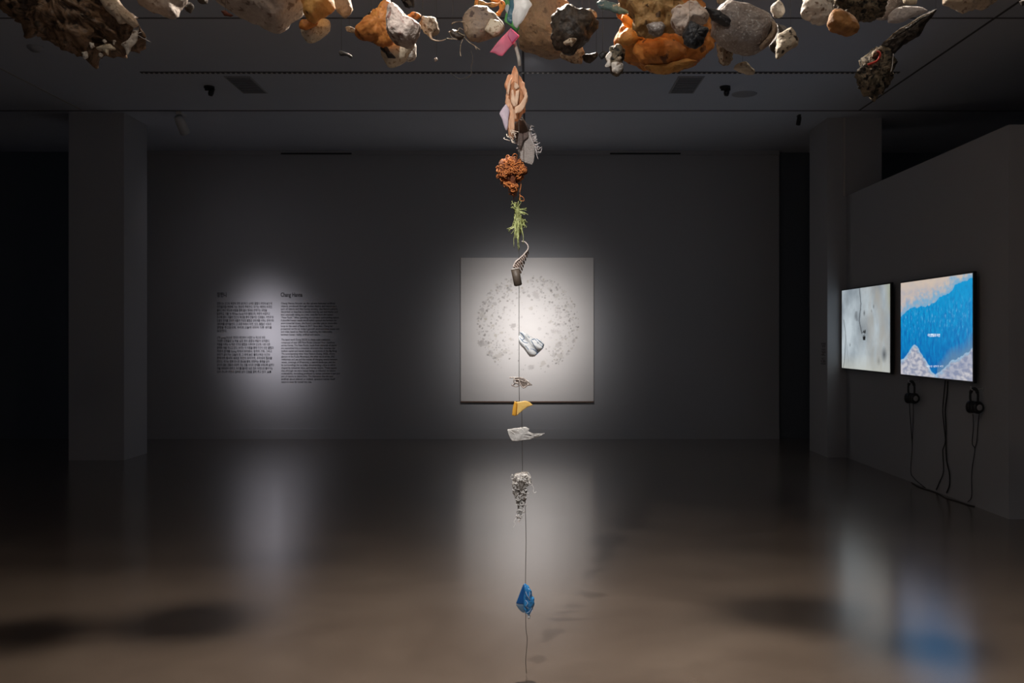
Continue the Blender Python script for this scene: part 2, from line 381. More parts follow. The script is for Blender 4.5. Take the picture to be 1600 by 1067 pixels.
# vertical lettering on the side face of the right column
def sidep(px, py):
    Y = 2.9615*F/(px-VX); return Vector((2.9615, Y, H-(py-VY)/F*Y))
def vert_text():
    V = []; Fc = []
    for s, y0, y1, xo in (('뉴락의 여정', 535.5, 556, 1287), ('장한나', 558.5, 570, 1287)):
        v, f = text_vf(s, len(V), 0.02)
        a0 = min(p.x for p in v); a1 = max(p.x for p in v)
        for p in v: V.append(sidep(xo-3.5+p.y*8, y1-(p.x-a0)/(a1-a0)*(y1-y0)))
        Fc += f
    o = from_pd('column_lettering', V, Fc, TEXTM, loc=sidep(1287, 570))
    tag(o, 'small black vertical lettering on the side of the right column', 'wall text')
vert_text()

# ------------------------------------------------------------------ colour-attribute pictures (printed sheet, screens)
def picture(name, corner, ux, uz, nu, nv, fn, mat, parent):
    """corner: lower left; ux, uz: full-size edge vectors; fn(u,v)->linear rgb"""
    V = [corner+ux*(i/nu)+uz*(j/nv) for j in range(nv+1) for i in range(nu+1)]
    Fc = [(j*(nu+1)+i, j*(nu+1)+i+1, (j+1)*(nu+1)+i+1, (j+1)*(nu+1)+i) for j in range(nv) for i in range(nu)]
    o = from_pd(name, V, Fc, mat, parent)
    ca = o.data.color_attributes.new('Pic', 'FLOAT_COLOR', 'POINT')
    buf = []
    for j in range(nv+1):
        for i in range(nu+1):
            c = fn(i/nu, j/nv); buf += [c[0], c[1], c[2], 1.0]
    ca.data.foreach_set('color', buf)
    return o
def lerp(a, b, t):
    t = max(0, min(1, t)); return tuple(x+(y-x)*t for x, y in zip(a, b))
def fbm(x, y, z=0, o=5): return noise.fractal(Vector((x, y, z)), 1.0, 2.1, o)

# the print
cx0, cx1, cz0, cz1 = (720.5-VX)*YW/F, (927-VX)*YW/F, H-(626.5-VY)*YW/F, H-(403-VY)*YW/F
cv = empty('wall_canvas', ((cx0+cx1)/2, YW, cz0)); tag(cv, 'large square white canvas on the back wall, printed with a ring of small grey stones', 'artwork')
random.seed(11)
blobs = []
for i in range(1150):
    a = random.uniform(0, 2*math.pi); r = 1-abs(random.gauss(0, 0.30))
    if r < 0.12: continue
    if abs(a-math.pi*1.5) < 0.62 and random.random() < 0.85: continue
    if abs(a-math.pi*0.5) < 0.22 and random.random() < 0.6: continue
    big = random.random() < 0.035
    s = random.uniform(0.010, 0.021) if big else abs(random.gauss(0.0032, 0.0022))+0.0014
    dk = random.uniform(0.15, 0.55) if big else random.uniform(0.2, 1.0)*min(1, 0.35+r*0.75)
    blobs.append((0.505+math.cos(a)*r*0.385, 0.535+math.sin(a)*r*0.355, s, dk, random.uniform(0.6, 1.6), random.uniform(0, 3), random.choice(((0.40,0.38,0.37),(0.33,0.31,0.30),(0.55,0.52,0.46),(0.48,0.46,0.45)))))
for bx_, by_, s_ in ((0.16+0.0,0.60,0.019),(0.75,0.315,0.020),(0.62,0.265,0.018),(0.30,0.325,0.019),(0.27,0.31,0.018),(0.33,0.345,0.015),(0.715,0.73,0.015),(0.75,0.365,0.010)):
    blobs.append((bx_, by_, s_, 0.45, 1.0, 0.5, (0.50, 0.47, 0.42)))
NU, NV = 330, 350
import array
pic = {}
for (bx_, by_, s, dk, el, rot, c) in blobs:
    R = s*2.2
    for j in range(max(0, int((by_-R)*NV)), min(NV, int((by_+R)*NV)+1)+1):
        for i in range(max(0, int((bx_-R)*NU)), min(NU, int((bx_+R)*NU)+1)+1):
            dx = (i/NU-bx_); dy = (j/NV-by_)*1.07
            x = dx*math.cos(rot)+dy*math.sin(rot); y = (-dx*math.sin(rot)+dy*math.cos(rot))*el
            d = math.hypot(x, y)/s*(1+0.5*noise.noise(Vector((dx*120, dy*120, s*999))))
            k = max(0, min(1, (1.25-d)/0.45))*dk
            if k > pic.get((i, j), (0,))[0]: pic[(i, j)] = (k, c)
def print_fn(u, v):
    base = (0.80, 0.785, 0.775)
    n = 1+0.02*fbm(u*6, v*14)
    base = tuple(b_*n for b_ in base)
    q = pic.get((int(round(u*NU)), int(round(v*NV))))
    return lerp(base, q[1], q[0]) if q else base
def attr_mat(name, emit=0.0, rough=0.8):
    m, nt, b = new_mat(name)
    a = nt.nodes.new('ShaderNodeAttribute'); a.attribute_name = 'Pic'
    if emit:
        b.inputs['Base Color'].default_value = (0.02, 0.02, 0.02, 1); b.inputs['Roughness'].default_value = 0.2
        nt.links.new(a.outputs['Color'], b.inputs['Emission Color']); b.inputs['Emission Strength'].default_value = emit
    else:
        nt.links.new(a.outputs['Color'], b.inputs['Base Color']); b.inputs['Roughness'].default_value = rough
    return m
box('stretcher', cx0, cx1, YW-0.028, YW-0.0005, cz0, cz1, plain('canvas_side', (0.7,0.69,0.68), 0.8), cv)
picture('printed_sheet', Vector((cx0, YW-0.0288, cz0)), Vector((cx1-cx0, 0, 0)), Vector((0, 0, cz1-cz0)), NU, NV, print_fn, attr_mat('print_ink'), cv)
box('bottom_rail', cx0-0.004, cx1+0.006, YW-0.036, YW-0.001, cz0-0.014, cz0, plain('brown_wood', (0.17, 0.10, 0.07), 0.6), cv)
box('side_rail', cx0-0.006, cx0, YW-0.034, YW-0.001, cz0, cz1, plain('grey_rail', (0.35, 0.33, 0.33), 0.6), cv)
box('side_rail', cx1, cx1+0.006, YW-0.034, YW-0.001, cz0, cz1, plain('grey_rail_side', (0.35, 0.33, 0.33), 0.6), cv)

# the screens
SX = 3.09
def screen_at(px0, px1, zb, zt, fn, label, nm):
    y0 = SX*F/(px0-VX); y1 = SX*F/(px1-VX)      # y0 far, y1 near
    e = empty('wall_screen', (3.15, (y0+y1)/2, zb)); tag(e, label, 'television', 'wall screens on the partition')
    box('screen_body', SX+0.001, SX+0.026, y1-0.012, y0+0.012, zb-0.013, zt+0.013, BLACK, e, bevel=0.004)
    box('wall_mount', SX+0.026, 3.1495, y1+0.35, y0-0.35, zb+0.18, zt-0.18, BLACKM, e)
    picture('display', Vector((SX, y0, zb)), Vector((0, y1-y0, 0)), Vector((0, 0, zt-zb)), 300, 176, fn, attr_mat('display_'+nm, 1.0), e)
    return e, y0, y1
def crack(u, v, pts, wd):
    # distance to a vertical-ish polyline u = f(v)
    for (v0, u0), (v1, u1) in zip(pts, pts[1:]):
        if v0 <= v <= v1 or v1 <= v <= v0:
            t = (v-v0)/(v1-v0); uu = u0+(u1-u0)*t+0.006*noise.noise(Vector((v*40, 3, 1)))
            return max(0, 1-abs(u-uu)/wd)
    return 0
def stone_fn(u, v):
    n = fbm(u*3.2, v*2.0, 4); n2 = fbm(u*9, v*3, 9)
    c = lerp(s2l((128, 138, 146)), s2l((186, 197, 203)), 0.5+0.9*n)
    c = lerp(c, s2l((160, 158, 152)), 0.6*max(0, min(1, (u-0.35)*3))*max(0, 0.75+n2))
    if v < 0.2: c = lerp(c, s2l((190, 190, 178)), (0.2-v)*3)
    k = crack(u, v, ((1.0, 0.40), (0.80, 0.43), (0.60, 0.395), (0.47, 0.44), (0.44, 0.45)), 0.014); c = lerp(c, (0.02, 0.02, 0.025), k)
    k = crack(u, v, ((0.72, 0.33), (0.6, 0.345)), 0.035); c = lerp(c, (0.08, 0.08, 0.09), k*0.6)
    k = crack(u, v, ((0.62, 0.04), (0.48, 0.08), (0.38, 0.09), (0.10, 0.06), (0, 0.03)), 0.010); c = lerp(c, (0.03, 0.03, 0.03), k*0.9)
    k = crack(u, v, ((0.42, 0.09), (0.25, 0.12), (0.08, 0.16)), 0.007); c = lerp(c, (0.06, 0.06, 0.06), k*0.5)
    for (bu, bv, r, dk) in ((0.50, 0.69, 0.022, 0.75), (0.895, 0.20, 0.05, 0.75), (0.79, 0.12, 0.03, 0.35), (0.19, 0.30, 0.016, 0.7), (0.69, 0.76, 0.016, 0.6), (0.65, 0.71, 0.012, 0.5), (0.31, 0.66, 0.03, 0.45), (0.12, 0.86, 0.05, 0.25)):
        d = math.hypot(u-bu, (v-bv)*0.58)/r; c = lerp(c, (0.05, 0.055, 0.06), max(0, 1.2-d)*dk)
    if u > 0.90: c = lerp(c, s2l((150, 160, 130)), (u-0.90)*7*max(0, v-0.6)*2.2)
    return c
def sea_fn(u, v):
    w1 = fbm(u*6, v*4, 2, 6)*0.05
    top = 0.64+0.30*u+0.03*math.sin(u*9)+w1            # shoreline above the water
    top -= 0.01
    if u < 0.35: bot = 0.17+0.16*math.exp(-((u-0.22)/0.11)**2)+w1*0.7
    else: bot = 0.33-0.9*(u-0.22)
    if u >= 0.35: bot = max(0.33-1.05*(u-0.22), -0.02)+w1*0.7
    if u > 0.50: bot = max(bot, 0.02+0.68*(u-0.55)+w1)
    sp = max(0, fbm(u*55, v*22, 5, 3))
    blue = lerp(s2l((4, 98, 172)), s2l((8, 148, 206)), 0.35+(v-0.3)*1.1+fbm(u*40, v*12, 1)*0.5)
    blue = lerp(blue, s2l((110, 180, 220)), sp*0.9*max(0, 1.1-abs(v-0.62)*2.4)-0.2)
    sand = lerp(s2l((196, 182, 174)), s2l((160, 164, 180)), 0.5+fbm(u*14, v*14, 7)*0.9)
    sand = lerp(sand, s2l((206, 188, 170)), max(0, (v-0.78)*3.5))
    foam = lerp(s2l((140, 146, 168)), s2l((196, 194, 200)), 0.5+fbm(u*18, v*26, 3)*1.3)
    if v > top:
        d = v-top
        return lerp(s2l((120, 168, 200)), sand, d/0.14+fbm(u*25, v*25, 8)*0.7)
    if v < bot:
        d = bot-v; c = lerp(s2l((150, 185, 212)), foam, d/0.05+fbm(u*30, v*30, 6)*0.8)
        if u > 0.55 and d < 0.22: c = lerp(c, s2l((120, 135, 170)), 0.5-abs(d-0.10)*4)
        return c
    if u > 0.55 and v-bot < 0.16: return lerp(s2l((90, 130, 165)), blue, (v-bot)/0.16)
    return blue
s1, ya, yb = screen_at(1315.5, 1390.5, 0.888, 1.646, stone_fn, 'wall screen showing pale grey cracked stone, farther from the camera', 'stone')
s2, yc, yd2 = screen_at(1407.5, 1519.5, 0.885, 1.638, sea_fn, 'wall screen showing bright blue sea between foamy shores, nearer the camera', 'sea')
WHITE_E = plain('caption_white', (0.9, 0.9, 0.9)); WHITE_E.node_tree.nodes['Principled BSDF'].inputs['Emission Color'].default_value = (0.9,0.95,1,1)
WHITE_E.node_tree.nodes['Principled BSDF'].inputs['Emission Strength'].default_value = 0.9
def scrp(px, py):
    Y = (SX-0.0012)*F/(px-VX); return Vector((SX-0.0012, Y, H-(py-VY)/F*Y))
text_lines('caption', [('이인공물과 자연', 1449.5, 1468.5, 525.8, 5.4)], s2, scrp, WHITE_E, 0.02)
text_lines('caption', [('새로운 생명의 시간', 1448, 1474, 573.5, 3.4)], s2, scrp, WHITE_E, 0.0)
text_lines('caption', [('생', 1347.8, 1352.6, 522.5, 8.5), ('물', 1347.8, 1352.6, 530.5, 7.5)], s1, scrp, BLACKM, 0.04)

# ------------------------------------------------------------------ headphones, hooks and cables on the partition
def wp(px, py, x=3.142):
    Y = x*F/(px-VX); return Vector((x, Y, H-(py-VY)/F*Y))
CABLE = plain('cable_rubber', (0.012, 0.012, 0.013), 0.6)
def headphones(px, pt, pb, lab, cab1, cab2, hooklab):
    c = wp(px, pb, 3.085)
    e = empty('headphones', c); tag(e, lab, 'headphones', 'headphones hanging on the partition')
    top = wp(px, pt, 3.09); h = (top.z-c.z); Y = c.y
    # the pair hangs with the band above; cups lie side by side, opening slightly towards the camera
    ax = Vector((0.45, -0.89, 0)).normalized()   # direction cup to cup
    r = 0.045; cz = c.z
    half = 0.027
    pts = []
    for k in range(13):
        a = math.pi*k/12
        pts.append(Vector((c.x, Y, cz))+ax*(-math.cos(a)*(half+0.018*math.sin(a)))+Vector((0, 0, math.sin(a)**0.7*h)))
    V, Fc = tube_vf(pts, 0.008, 8, 2)
    from_pd('headband', V, Fc, BLACKM, e, True)
    pad = [p+Vector((0,0,-0.006)) for p in pts[3:10]]
    tube('headband_pad', pad, 0.012, BLACK, e, smooth_n=2)
    for s in (-1, 1):
        o = Vector((c.x, Y, cz))+ax*(s*half)
        out = (ax*s+Vector((-0.25, 0, 0))).normalized()
        cup = lathe('ear_cup', [(0.0,-0.012),(0.030,-0.012),(r-0.002,-0.008),(r,0.006),(r-0.006,0.018),(0.025,0.022),(0.0,0.022)], o, out, BLACK, e)
        lathe('ear_pad', [(0.018,-0.026),(0.032,-0.028),(0.042,-0.022),(0.042,-0.011),(0.018,-0.011)], o, out, BLACKM, e)
        lathe('cap', [(0.0,0.023),(0.018,0.023),(0.021,0.0225),(0.021,0.0195)], o, out, SILVER, e)
    tubes('cable', cab1, 0.0028, CABLE, e, 6, 5)
    # hook
    hk = empty('wall_hook', (3.15, Y, top.z)); tag(hk, hooklab, 'hook', 'headphone hooks')
    tube('prong', [(3.15, Y, top.z-0.0), (3.09, Y, top.z-0.012), (3.066, Y, top.z-0.010), (3.062, Y, top.z+0.012)], 0.004, SILVER, hk)
    lathe('rosette', [(0.0,0),(0.012,0),(0.012,0.006),(0.0,0.006)], (3.144, Y, top.z), (1,0,0), SILVER, hk)
headphones(1424, 595, 622, 'black headphones with silver caps hanging under the gap between the screens',
    [[wp(1421,631,3.10), wp(1422,650), wp(1424,675), wp(1425,690), wp(1425,704), wp(1423,737), wp(1428,747), wp(1434,753), wp(1446,762.5)],
     [wp(1427,631,3.10), wp(1427,650), wp(1426,672), wp(1425,700)]], None, 'small silver hook holding the headphones farther from the camera')
headphones(1522, 606, 636, 'black headphones with silver caps hanging below the right corner of the blue screen',
    [[wp(1520,647,3.10), wp(1521,665), wp(1519,692), wp(1523,700), wp(1522,712), wp(1519,731), wp(1518,750), wp(1518,776), wp(1512,784)],
     [wp(1530,647,3.10), wp(1528,665), wp(1526,690), wp(1523,701)]], None, 'small silver hook holding the headphones nearer the camera')
t = tube('power_cable', [wp(1477,594), wp(1475,615), wp(1473,641), wp(1475,665), wp(1477,688), wp(1474,700), wp(1473,706), wp(1474,737), wp(1468,753), wp(1463,765)], 0.004, CABLE, loc=wp(1463,765), seg=6)
tag(t, 'left one of two black cables dropping together from the blue screen to the floor', 'cable', 'screen cables')
t = tube('power_cable', [wp(1481,595), wp(1480,615), wp(1477,641), wp(1478,665), wp(1478,692), wp(1479,719), wp(1483,737), wp(1484,750), wp(1483,760), wp(1479,770)], 0.005, CABLE, loc=wp(1479,770), seg=6)
tag(t, 'right one of two black cables dropping together from the blue screen to the floor', 'cable', 'screen cables')
fl = lambda y, x=3.13: Vector((x, y, 0.0035))
t = tube('floor_cable', [fl(7.85,3.135), fl(7.6,3.10), fl(7.35,3.12), fl(7.1,3.09), fl(6.95,3.11), fl(6.8,3.12), fl(6.75,3.14)], 0.0035, CABLE, loc=fl(7.2), seg=6)
tag(t, 'black cable lying on the floor along the foot of the partition', 'cable')

# ------------------------------------------------------------------ hanging pieces
THREAD = plain('nylon_thread', (0.10, 0.095, 0.09), 0.4)
def resample(pts, n):
    pts = pts+[pts[0]]; L = [0]
    for a, b_ in zip(pts, pts[1:]): L.append(L[-1]+math.hypot(b_[0]-a[0], b_[1]-a[1]))
    T = L[-1]; out = []; j = 0
    for k in range(n):
        s = T*k/n
        while L[j+1] < s: j += 1
        t = (s-L[j])/max(1e-9, L[j+1]-L[j]); a = pts[j]; b_ = pts[j+1]
        out.append((a[0]+(b_[0]-a[0])*t, a[1]+(b_[1]-a[1])*t))
    return out
def centroid(p):
    A = cx = cy = 0
    for (x0, y0), (x1, y1) in zip(p, p[1:]+p[:1]):
        c = x0*y1-x1*y0; A += c; cx += (x0+x1)*c; cy += (y0+y1)*c
    return (cx/(3*A), cy/(3*A)) if abs(A) > 1e-6 else (sum(x for x,_ in p)/len(p), sum(y for _,y in p)/len(p))
SEED = [0]
def blob(name, outline, Y, thick, mat, amp=0.008, freq=14, ridge=0.0, rfreq=20, fold=0.0, ffreq=12, fdir=(1,0.3), parent=None, smoothk=1, rings=None, centre=None, edge=0.75, fine=0.0):
    """a solid lump (or thin crumpled sheet) with its own depth and thickness whose silhouette from the front is the outline"""
    SEED[0] += 1; sd = Vector((SEED[0]*7.31, SEED[0]*3.17, SEED[0]*1.93))
    per = sum(math.hypot(b_[0]-a[0], b_[1]-a[1]) for a, b_ in zip(outline, outline[1:]+outline[:1]))
    n = int(max(36, min(150, per/2.0)))
    o2 = resample(outline, n)
    for _ in range(smoothk):
        o2 = [((o2[i-1][0]+2*o2[i][0]+o2[(i+1) % n][0])/4, (o2[i-1][1]+2*o2[i][1]+o2[(i+1) % n][1])/4) for i in range(n)]
    c = centre or centroid(outline)
    C = P(c[0], c[1], Y); ring = [P(x, y, Y) for x, y in o2]
    M = rings or int(max(14, min(44, per/9)))
    V = []; Fc = []
    size = per/F*Y/4
    def disp(p, dirv):
        q = p+sd
        d = noise.fractal(q*freq, 1.0, 2.0, 5)*amp
        if ridge: d -= abs(noise.noise(q*rfreq))*ridge*2.4-ridge*0.7
        if thick > 0.02: d += noise.fractal(q*freq*3.7, 1.0, 2.0, 3)*amp*0.28
        if fine: d += noise.fractal(q*freq*5, 1.0, 2.0, 3)*fine
        p = p+dirv*d
        if fold:
            u = p.x*fdir[0]+p.z*fdir[1]
            p = p+Vector((0, 1, 0))*fold*(math.sin(u*ffreq*6+noise.noise(q*6)*3.5)+0.8*noise.noise(q*ffreq))
        return p
    pole = []
    for j in range(M+1):
        ph = math.pi/2-math.pi*j/M; s = max(0, math.cos(ph))**edge; d = math.sin(ph)
        if j in (0, M):
            p = C+Vector((0, -d*thick, 0)); V.append(disp(p, Vector((0, -d, 0)))); continue
        for r in ring:
            base = C+(r-C)*s+Vector((0, -d*thick, 0))
            dv = ((r-C).normalized()*s*0.8+Vector((0, -d, 0))).normalized()
            V.append(disp(base, dv))
    for i in range(n): Fc.append((0, 1+(i+1) % n, 1+i))
    for j in range(M-2):
        a = 1+j*n; b_ = 1+(j+1)*n
        for i in range(n): Fc.append((a+i, a+(i+1) % n, b_+(i+1) % n, b_+i))
    last = len(V)-1; a = 1+(M-2)*n
    for i in range(n): Fc.append((a+i, a+(i+1) % n, last))
    return from_pd(name, V, Fc, mat, parent, True, C if not parent else None)

def hang(o, px=None, Y=None, top_py=None):
    """nylon thread from the piece up to the ceiling, a part of the piece"""
    zs = [v.co.z for v in o.data.vertices]; zt = max(zs)
    v = max(o.data.vertices, key=lambda q: q.co.z)
    a = o.location+v.co-Vector((0, 0, 0.01))
    tube('thread', [a, Vector((a.x, a.y, CEIL))], 0.0006, THREAD, o, seg=4, smooth_n=1)

B = (0.42,0.33,0.25)
M_crumple = rockmat('crumpled_brown', [(0.012,0.009,0.006),(0.07,0.04,0.02),(0.22,0.135,0.08),(0.035,0.022,0.012),(0.26,0.16,0.09)], 9, rough=0.5, bump=0.9, bscale=30, warp=2.5)
M_beige = rockmat('weathered_beige', [(0.45,0.33,0.22),(0.58,0.46,0.34),(0.66,0.56,0.44)], 12, (0.30,0.21,0.15), 0.12, 60, bump=0.6)
M_greybeige = rockmat('grey_beige_foam', [(0.34,0.28,0.24),(0.46,0.39,0.34),(0.58,0.52,0.47)], 8, (0.20,0.14,0.11), 0.16, 28, bump=0.8)
M_orange = rockmat('burnt_orange_foam', [(0.32,0.11,0.025),(0.62,0.25,0.055),(0.45,0.16,0.035),(0.70,0.32,0.08)], 9, (0.16,0.06,0.02), 0.10, 30, rough=0.6, bump=0.5, bscale=40, sss=0.25)
M_amber = rockmat('amber_foam', [(0.38,0.17,0.04),(0.66,0.35,0.10),(0.55,0.26,0.06)], 9, (0.20,0.09,0.03), 0.1, 40, bump=0.5, sss=0.25)
M_ochre = rockmat('ochre_foam', [(0.22,0.12,0.04),(0.55,0.33,0.13),(0.38,0.21,0.07),(0.62,0.42,0.20)], 11, (0.10,0.05,0.02), 0.15, 30, bump=0.7, sss=0.15)
M_cream = rockmat('cream_plastic', [(0.55,0.47,0.34),(0.70,0.62,0.48),(0.62,0.55,0.42)], 10, (0.38,0.29,0.18), 0.25, 90, bump=0.5)
M_white = rockmat('chalky_white', [(0.50,0.44,0.38),(0.70,0.66,0.60),(0.62,0.56,0.50)], 14, (0.22,0.16,0.12), 0.16, 55, bump=0.8)
M_spk = rockmat('speckled_grey', [(0.20,0.14,0.11),(0.40,0.32,0.28),(0.50,0.42,0.37),(0.20,0.13,0.10)], 8, (0.20,0.11,0.09), 0.32, 34, bump=0.7)
M_brown = rockmat('sandy_brown', [(0.24,0.17,0.12),(0.36,0.26,0.18),(0.42,0.30,0.20),(0.22,0.15,0.10)], 9, (0.20,0.14,0.10), 0.2, 32, bump=0.8, bscale=70)
M_tanfoam = rockmat('tan_foam', [(0.30,0.22,0.15),(0.46,0.37,0.27),(0.36,0.28,0.20)], 22, (0.14,0.08,0.04), 0.35, 80, bump=0.9, bscale=90)
M_dark = rockmat('charred_black', [(0.008,0.007,0.006),(0.026,0.020,0.016),(0.065,0.048,0.035),(0.012,0.010,0.008)], 14, rough=0.55, bump=0.9, bscale=50, warp=2)
M_moss = rockmat('mossy_dark', [(0.02,0.015,0.010),(0.10,0.08,0.05),(0.24,0.19,0.13),(0.05,0.04,0.02)], 24, (0.008,0.007,0.006), 0.4, 60, bump=1.0, bscale=90)
M_black = rockmat('black_lump', [(0.010,0.011,0.013),(0.03,0.032,0.036),(0.018,0.019,0.022)], 18, rough=0.42, bump=0.9, bscale=60)
M_grey = rockmat('grey_patina', [(0.13,0.095,0.075),(0.28,0.235,0.21),(0.40,0.355,0.33),(0.17,0.13,0.10)], 8, (0.62,0.60,0.58), 0.12, 120, bump=0.6, bscale=100)
M_ice = rockmat('frosted_pale', [(0.45,0.41,0.40),(0.66,0.62,0.61),(0.55,0.51,0.50)], 30, rough=0.35, bump=0.7, bscale=80, transl=0.25)
M_teal = rockmat('teal_plastic', [(0.05,0.11,0.13),(0.10,0.19,0.22)], 20, (0.4,0.38,0.33), 0.15, 60, rough=0.45, bump=0.5)

ROCKS = 'weathered plastic rocks hanging overhead'
def rock(label, outline, Y, thick, mat, cat='rock', name='hanging_rock', group=ROCKS, thread=True, **k):
    o = blob(name, outline, Y, thick, mat, **k)
    tag(o, label, cat, group)
    if thread: hang(o)
    return o

# --- left
r = rock('huge crumpled brown and black lump with frayed edges at the far left', [(3,-8),(10,14),(29,24),(40,30),(52,37),(55,54),(65,52),(79,59),(100,67),(122,79),(131,86),(144,87),(165,85),(172,78),(181,77),(180,71),(191,69),(203,74),(210,66),(215,53),(214,40),(206,30),(190,10),(178,-10),(150,-45),(90,-60),(20,-45)], 3.3, 0.13, M_crumple, amp=0.035, freq=12, ridge=0.016, rfreq=26, fold=0.012, ffreq=9, fdir=(1,1.2), fine=0.005)
blob('lip', [(150,-12),(162,12),(178,26),(186,36),(196,34),(208,43),(218,40),(211,29),(198,14),(184,-4),(170,-20)], 3.19, 0.02, M_beige, amp=0.006, freq=20, parent=r)
blob('flap', [(190,69),(194,76),(198,88),(202,84),(203,75),(211,69),(216,54),(218,40),(212,34),(208,48),(203,60)], 3.20, 0.008, M_white, amp=0.006, freq=40, parent=r)
blob('frayed_edge', [(150,76),(162,70),(172,71),(182,77),(176,79),(170,76),(168,86),(165,80),(156,80)], 3.18, 0.008, M_cream, amp=0.007, freq=45, parent=r)
for q in ((133,87,5),(144,71,4),(158,87,3),(163,64,2.5),(178,66,3)):
    x, y, s = q; blob('fleck', [(x-s,y-s),(x+s*.6,y-s*1.1),(x+s,y+s*.3),(x,y+s*1.4),(x-s*.7,y+s*.5)], 3.17, 0.005, M_white, amp=0.005, freq=90, parent=r, rings=14)
tubes('frayed_thread', [[P(214,54,3.2),P(224,60,3.2),P(229,62,3.2)],[P(227,61,3.2),P(229,58,3.2)],[P(228,62,3.2),P(236,66,3.2)],[P(216,52,3.2),P(221,50,3.2)]], 0.0008, WHITEM, r)
rock('rounded beige lump with a bright right edge, second from the far left', [(212,-20),(216,2),(222,12),(240,20),(258,27),(269,29),(277,25),(279,12),(287,4),(292,-6),(280,-30),(240,-42)], 3.45, 0.07, M_greybeige, amp=0.010, freq=14)
rock('small dark leaf-shaped scrap just right of the rounded beige lump', [(286,6),(297,5),(302,10),(298,20),(292,15)], 3.8, 0.008, M_dark, name='hanging_scrap', cat='plastic scrap', fold=0.003, rings=12)
rock('dark brown lump at the top edge, left of the large pale boulder', [(304,-8),(310,4),(322,5),(326,-6),(315,-16)], 3.6, 0.03, M_dark, amp=0.005)
rock('small dark red scrap hanging against the underside of the large pale boulder', [(345,17),(352,15),(358,20),(365,24),(361,27),(350,26)], 3.24, 0.01, rockmat('dark_red_scrap', [(0.05,0.01,0.006),(0.2,0.05,0.02)], 30), name='hanging_scrap', cat='plastic scrap', amp=0.004, freq=30, rings=12)
rock('large pale pinkish boulder with dark stains, left of the centre', [(330,-14),(345,6),(365,20),(380,28),(405,36),(422,46),(433,48),(442,45),(452,34),(465,24),(474,15),(477,-8),(455,-45),(395,-55),(340,-38)], 3.45, 0.14, M_greybeige, amp=0.016, freq=9)
rock('rusty orange lump hanging above the cream disc', [(469,-8),(473,13),(480,28),(490,35),(503,25),(516,17),(518,2),(505,-25),(478,-25)], 3.3, 0.05, M_amber, amp=0.012, freq=16, ridge=0.006)
o = rock('cream speckled disc under the rusty orange lump', [(470,42),(471,55),(480,65),(486,67),(501,63),(510,55),(516,45),(515,32),(507,28),(497,30),(484,36)], 3.42, 0.03, M_cream, amp=0.005, freq=20)
blob('orange_rim', [(467,44),(467,35),(473,31),(488,30),(498,31),(497,38),(489,42),(478,46)], 3.37, 0.016, M_orange, amp=0.004, freq=30, parent=o)
rock('brown speckled wedge with a bright right edge beside the rusty orange lump', [(520,-18),(522,12),(529,23),(539,29),(548,22),(553,16),(546,-2),(538,-20)], 3.5, 0.03, M_brown, amp=0.006, freq=20)
rock('small flat tan chip left of the orange wedge', [(539,42),(541,50),(552,52),(559,52),(554,44),(546,41)], 3.6, 0.01, M_tanfoam, amp=0.003, freq=30, rings=12)
o = rock('small black curl with white edges hanging alone below the flat tan chip', [(529,81),(534,79),(540,82),(545,83),(551,88),(549,92),(543,87),(536,87),(531,87)], 3.6, 0.010, M_black, name='hanging_scrap', cat='plastic scrap', amp=0.004, freq=40, rings=12)
rock('tiny dark crumb left of the orange wedge tip', [(574,20),(580,18),(581,22),(576,24)], 3.7, 0.006, M_dark, name='hanging_scrap', cat='plastic scrap', rings=10, amp=0.002)
rock('burnt orange wedge-shaped lump left of the speckled grey boulder', [(608,-2),(594,7),(578,22),(562,42),(560,48),(562,55),(577,62),(591,71),(603,71),(613,64),(620,40),(616,10)], 3.24, 0.06, M_orange, amp=0.018, freq=11, ridge=0.008)
rock('speckled grey and white boulder joined against the burnt orange wedge', [(609,8),(614,5),(623,11),(629,20),(636,29),(648,33),(656,39),(659,51),(657,58),(648,70),(641,74),(628,71),(612,64),(604,56),(603,44),(606,26)], 3.02, 0.06, M_spk, amp=0.010, freq=14)
o = rock('cream lump with a jagged black patch hanging lowest left of centre', [(611,62),(602,70),(596,79),(596,88),(601,97),(605,104),(612,106),(625,101),(634,96),(641,84),(648,72),(630,66)], 3.36, 0.05, M_cream, amp=0.004, freq=14)
blob('black_patch', [(594,72),(595,78),(603,83),(606,91),(619,91),(612,82),(607,74),(600,70)], 3.318, 0.010, M_black, amp=0.004, freq=50, parent=o, rings=12)
blob('rounded_end', [(647,66),(651,69),(651,88),(647,95),(639,97),(632,94),(638,82)], 3.38, 0.03, M_white, amp=0.003, parent=o)
rock('small glowing orange curl above the tan block left of the roots', [(636,25),(642,20),(650,19),(658,22),(659,27),(652,31),(646,28),(640,29)], 3.3, 0.015, M_orange, amp=0.006, freq=35)
o = rock('tan foam block with a curling root below it', [(659,26),(673,27),(682,28),(685,37),(685,48),(677,57),(673,60),(663,55),(658,45),(655,36)], 3.35, 0.035, M_tanfoam, amp=0.008, freq=20)
tube('root', [P(672,52,3.31),P(674,60,3.30),P(679,63,3.3),P(688,64,3.3),P(697,61,3.3)], lambda t: 0.004*(1-t)+0.0008, M_brown, o)
rock('glossy black lump at the top edge between orange wedge and roots', [(623,-10),(633,9),(639,12),(647,12),(649,0),(646,-15),(634,-20)], 3.45, 0.03, plain('glossy_black', (0.01,0.01,0.012), 0.18, bump=0.8, bscale=60), amp=0.008, freq=40)
rock('tiny grey crumb hanging below the tan foam block', [(678,92),(682,90),(684,94),(680,97)], 3.6, 0.006, M_grey, name='hanging_scrap', cat='plastic scrap', rings=10, amp=0.002)
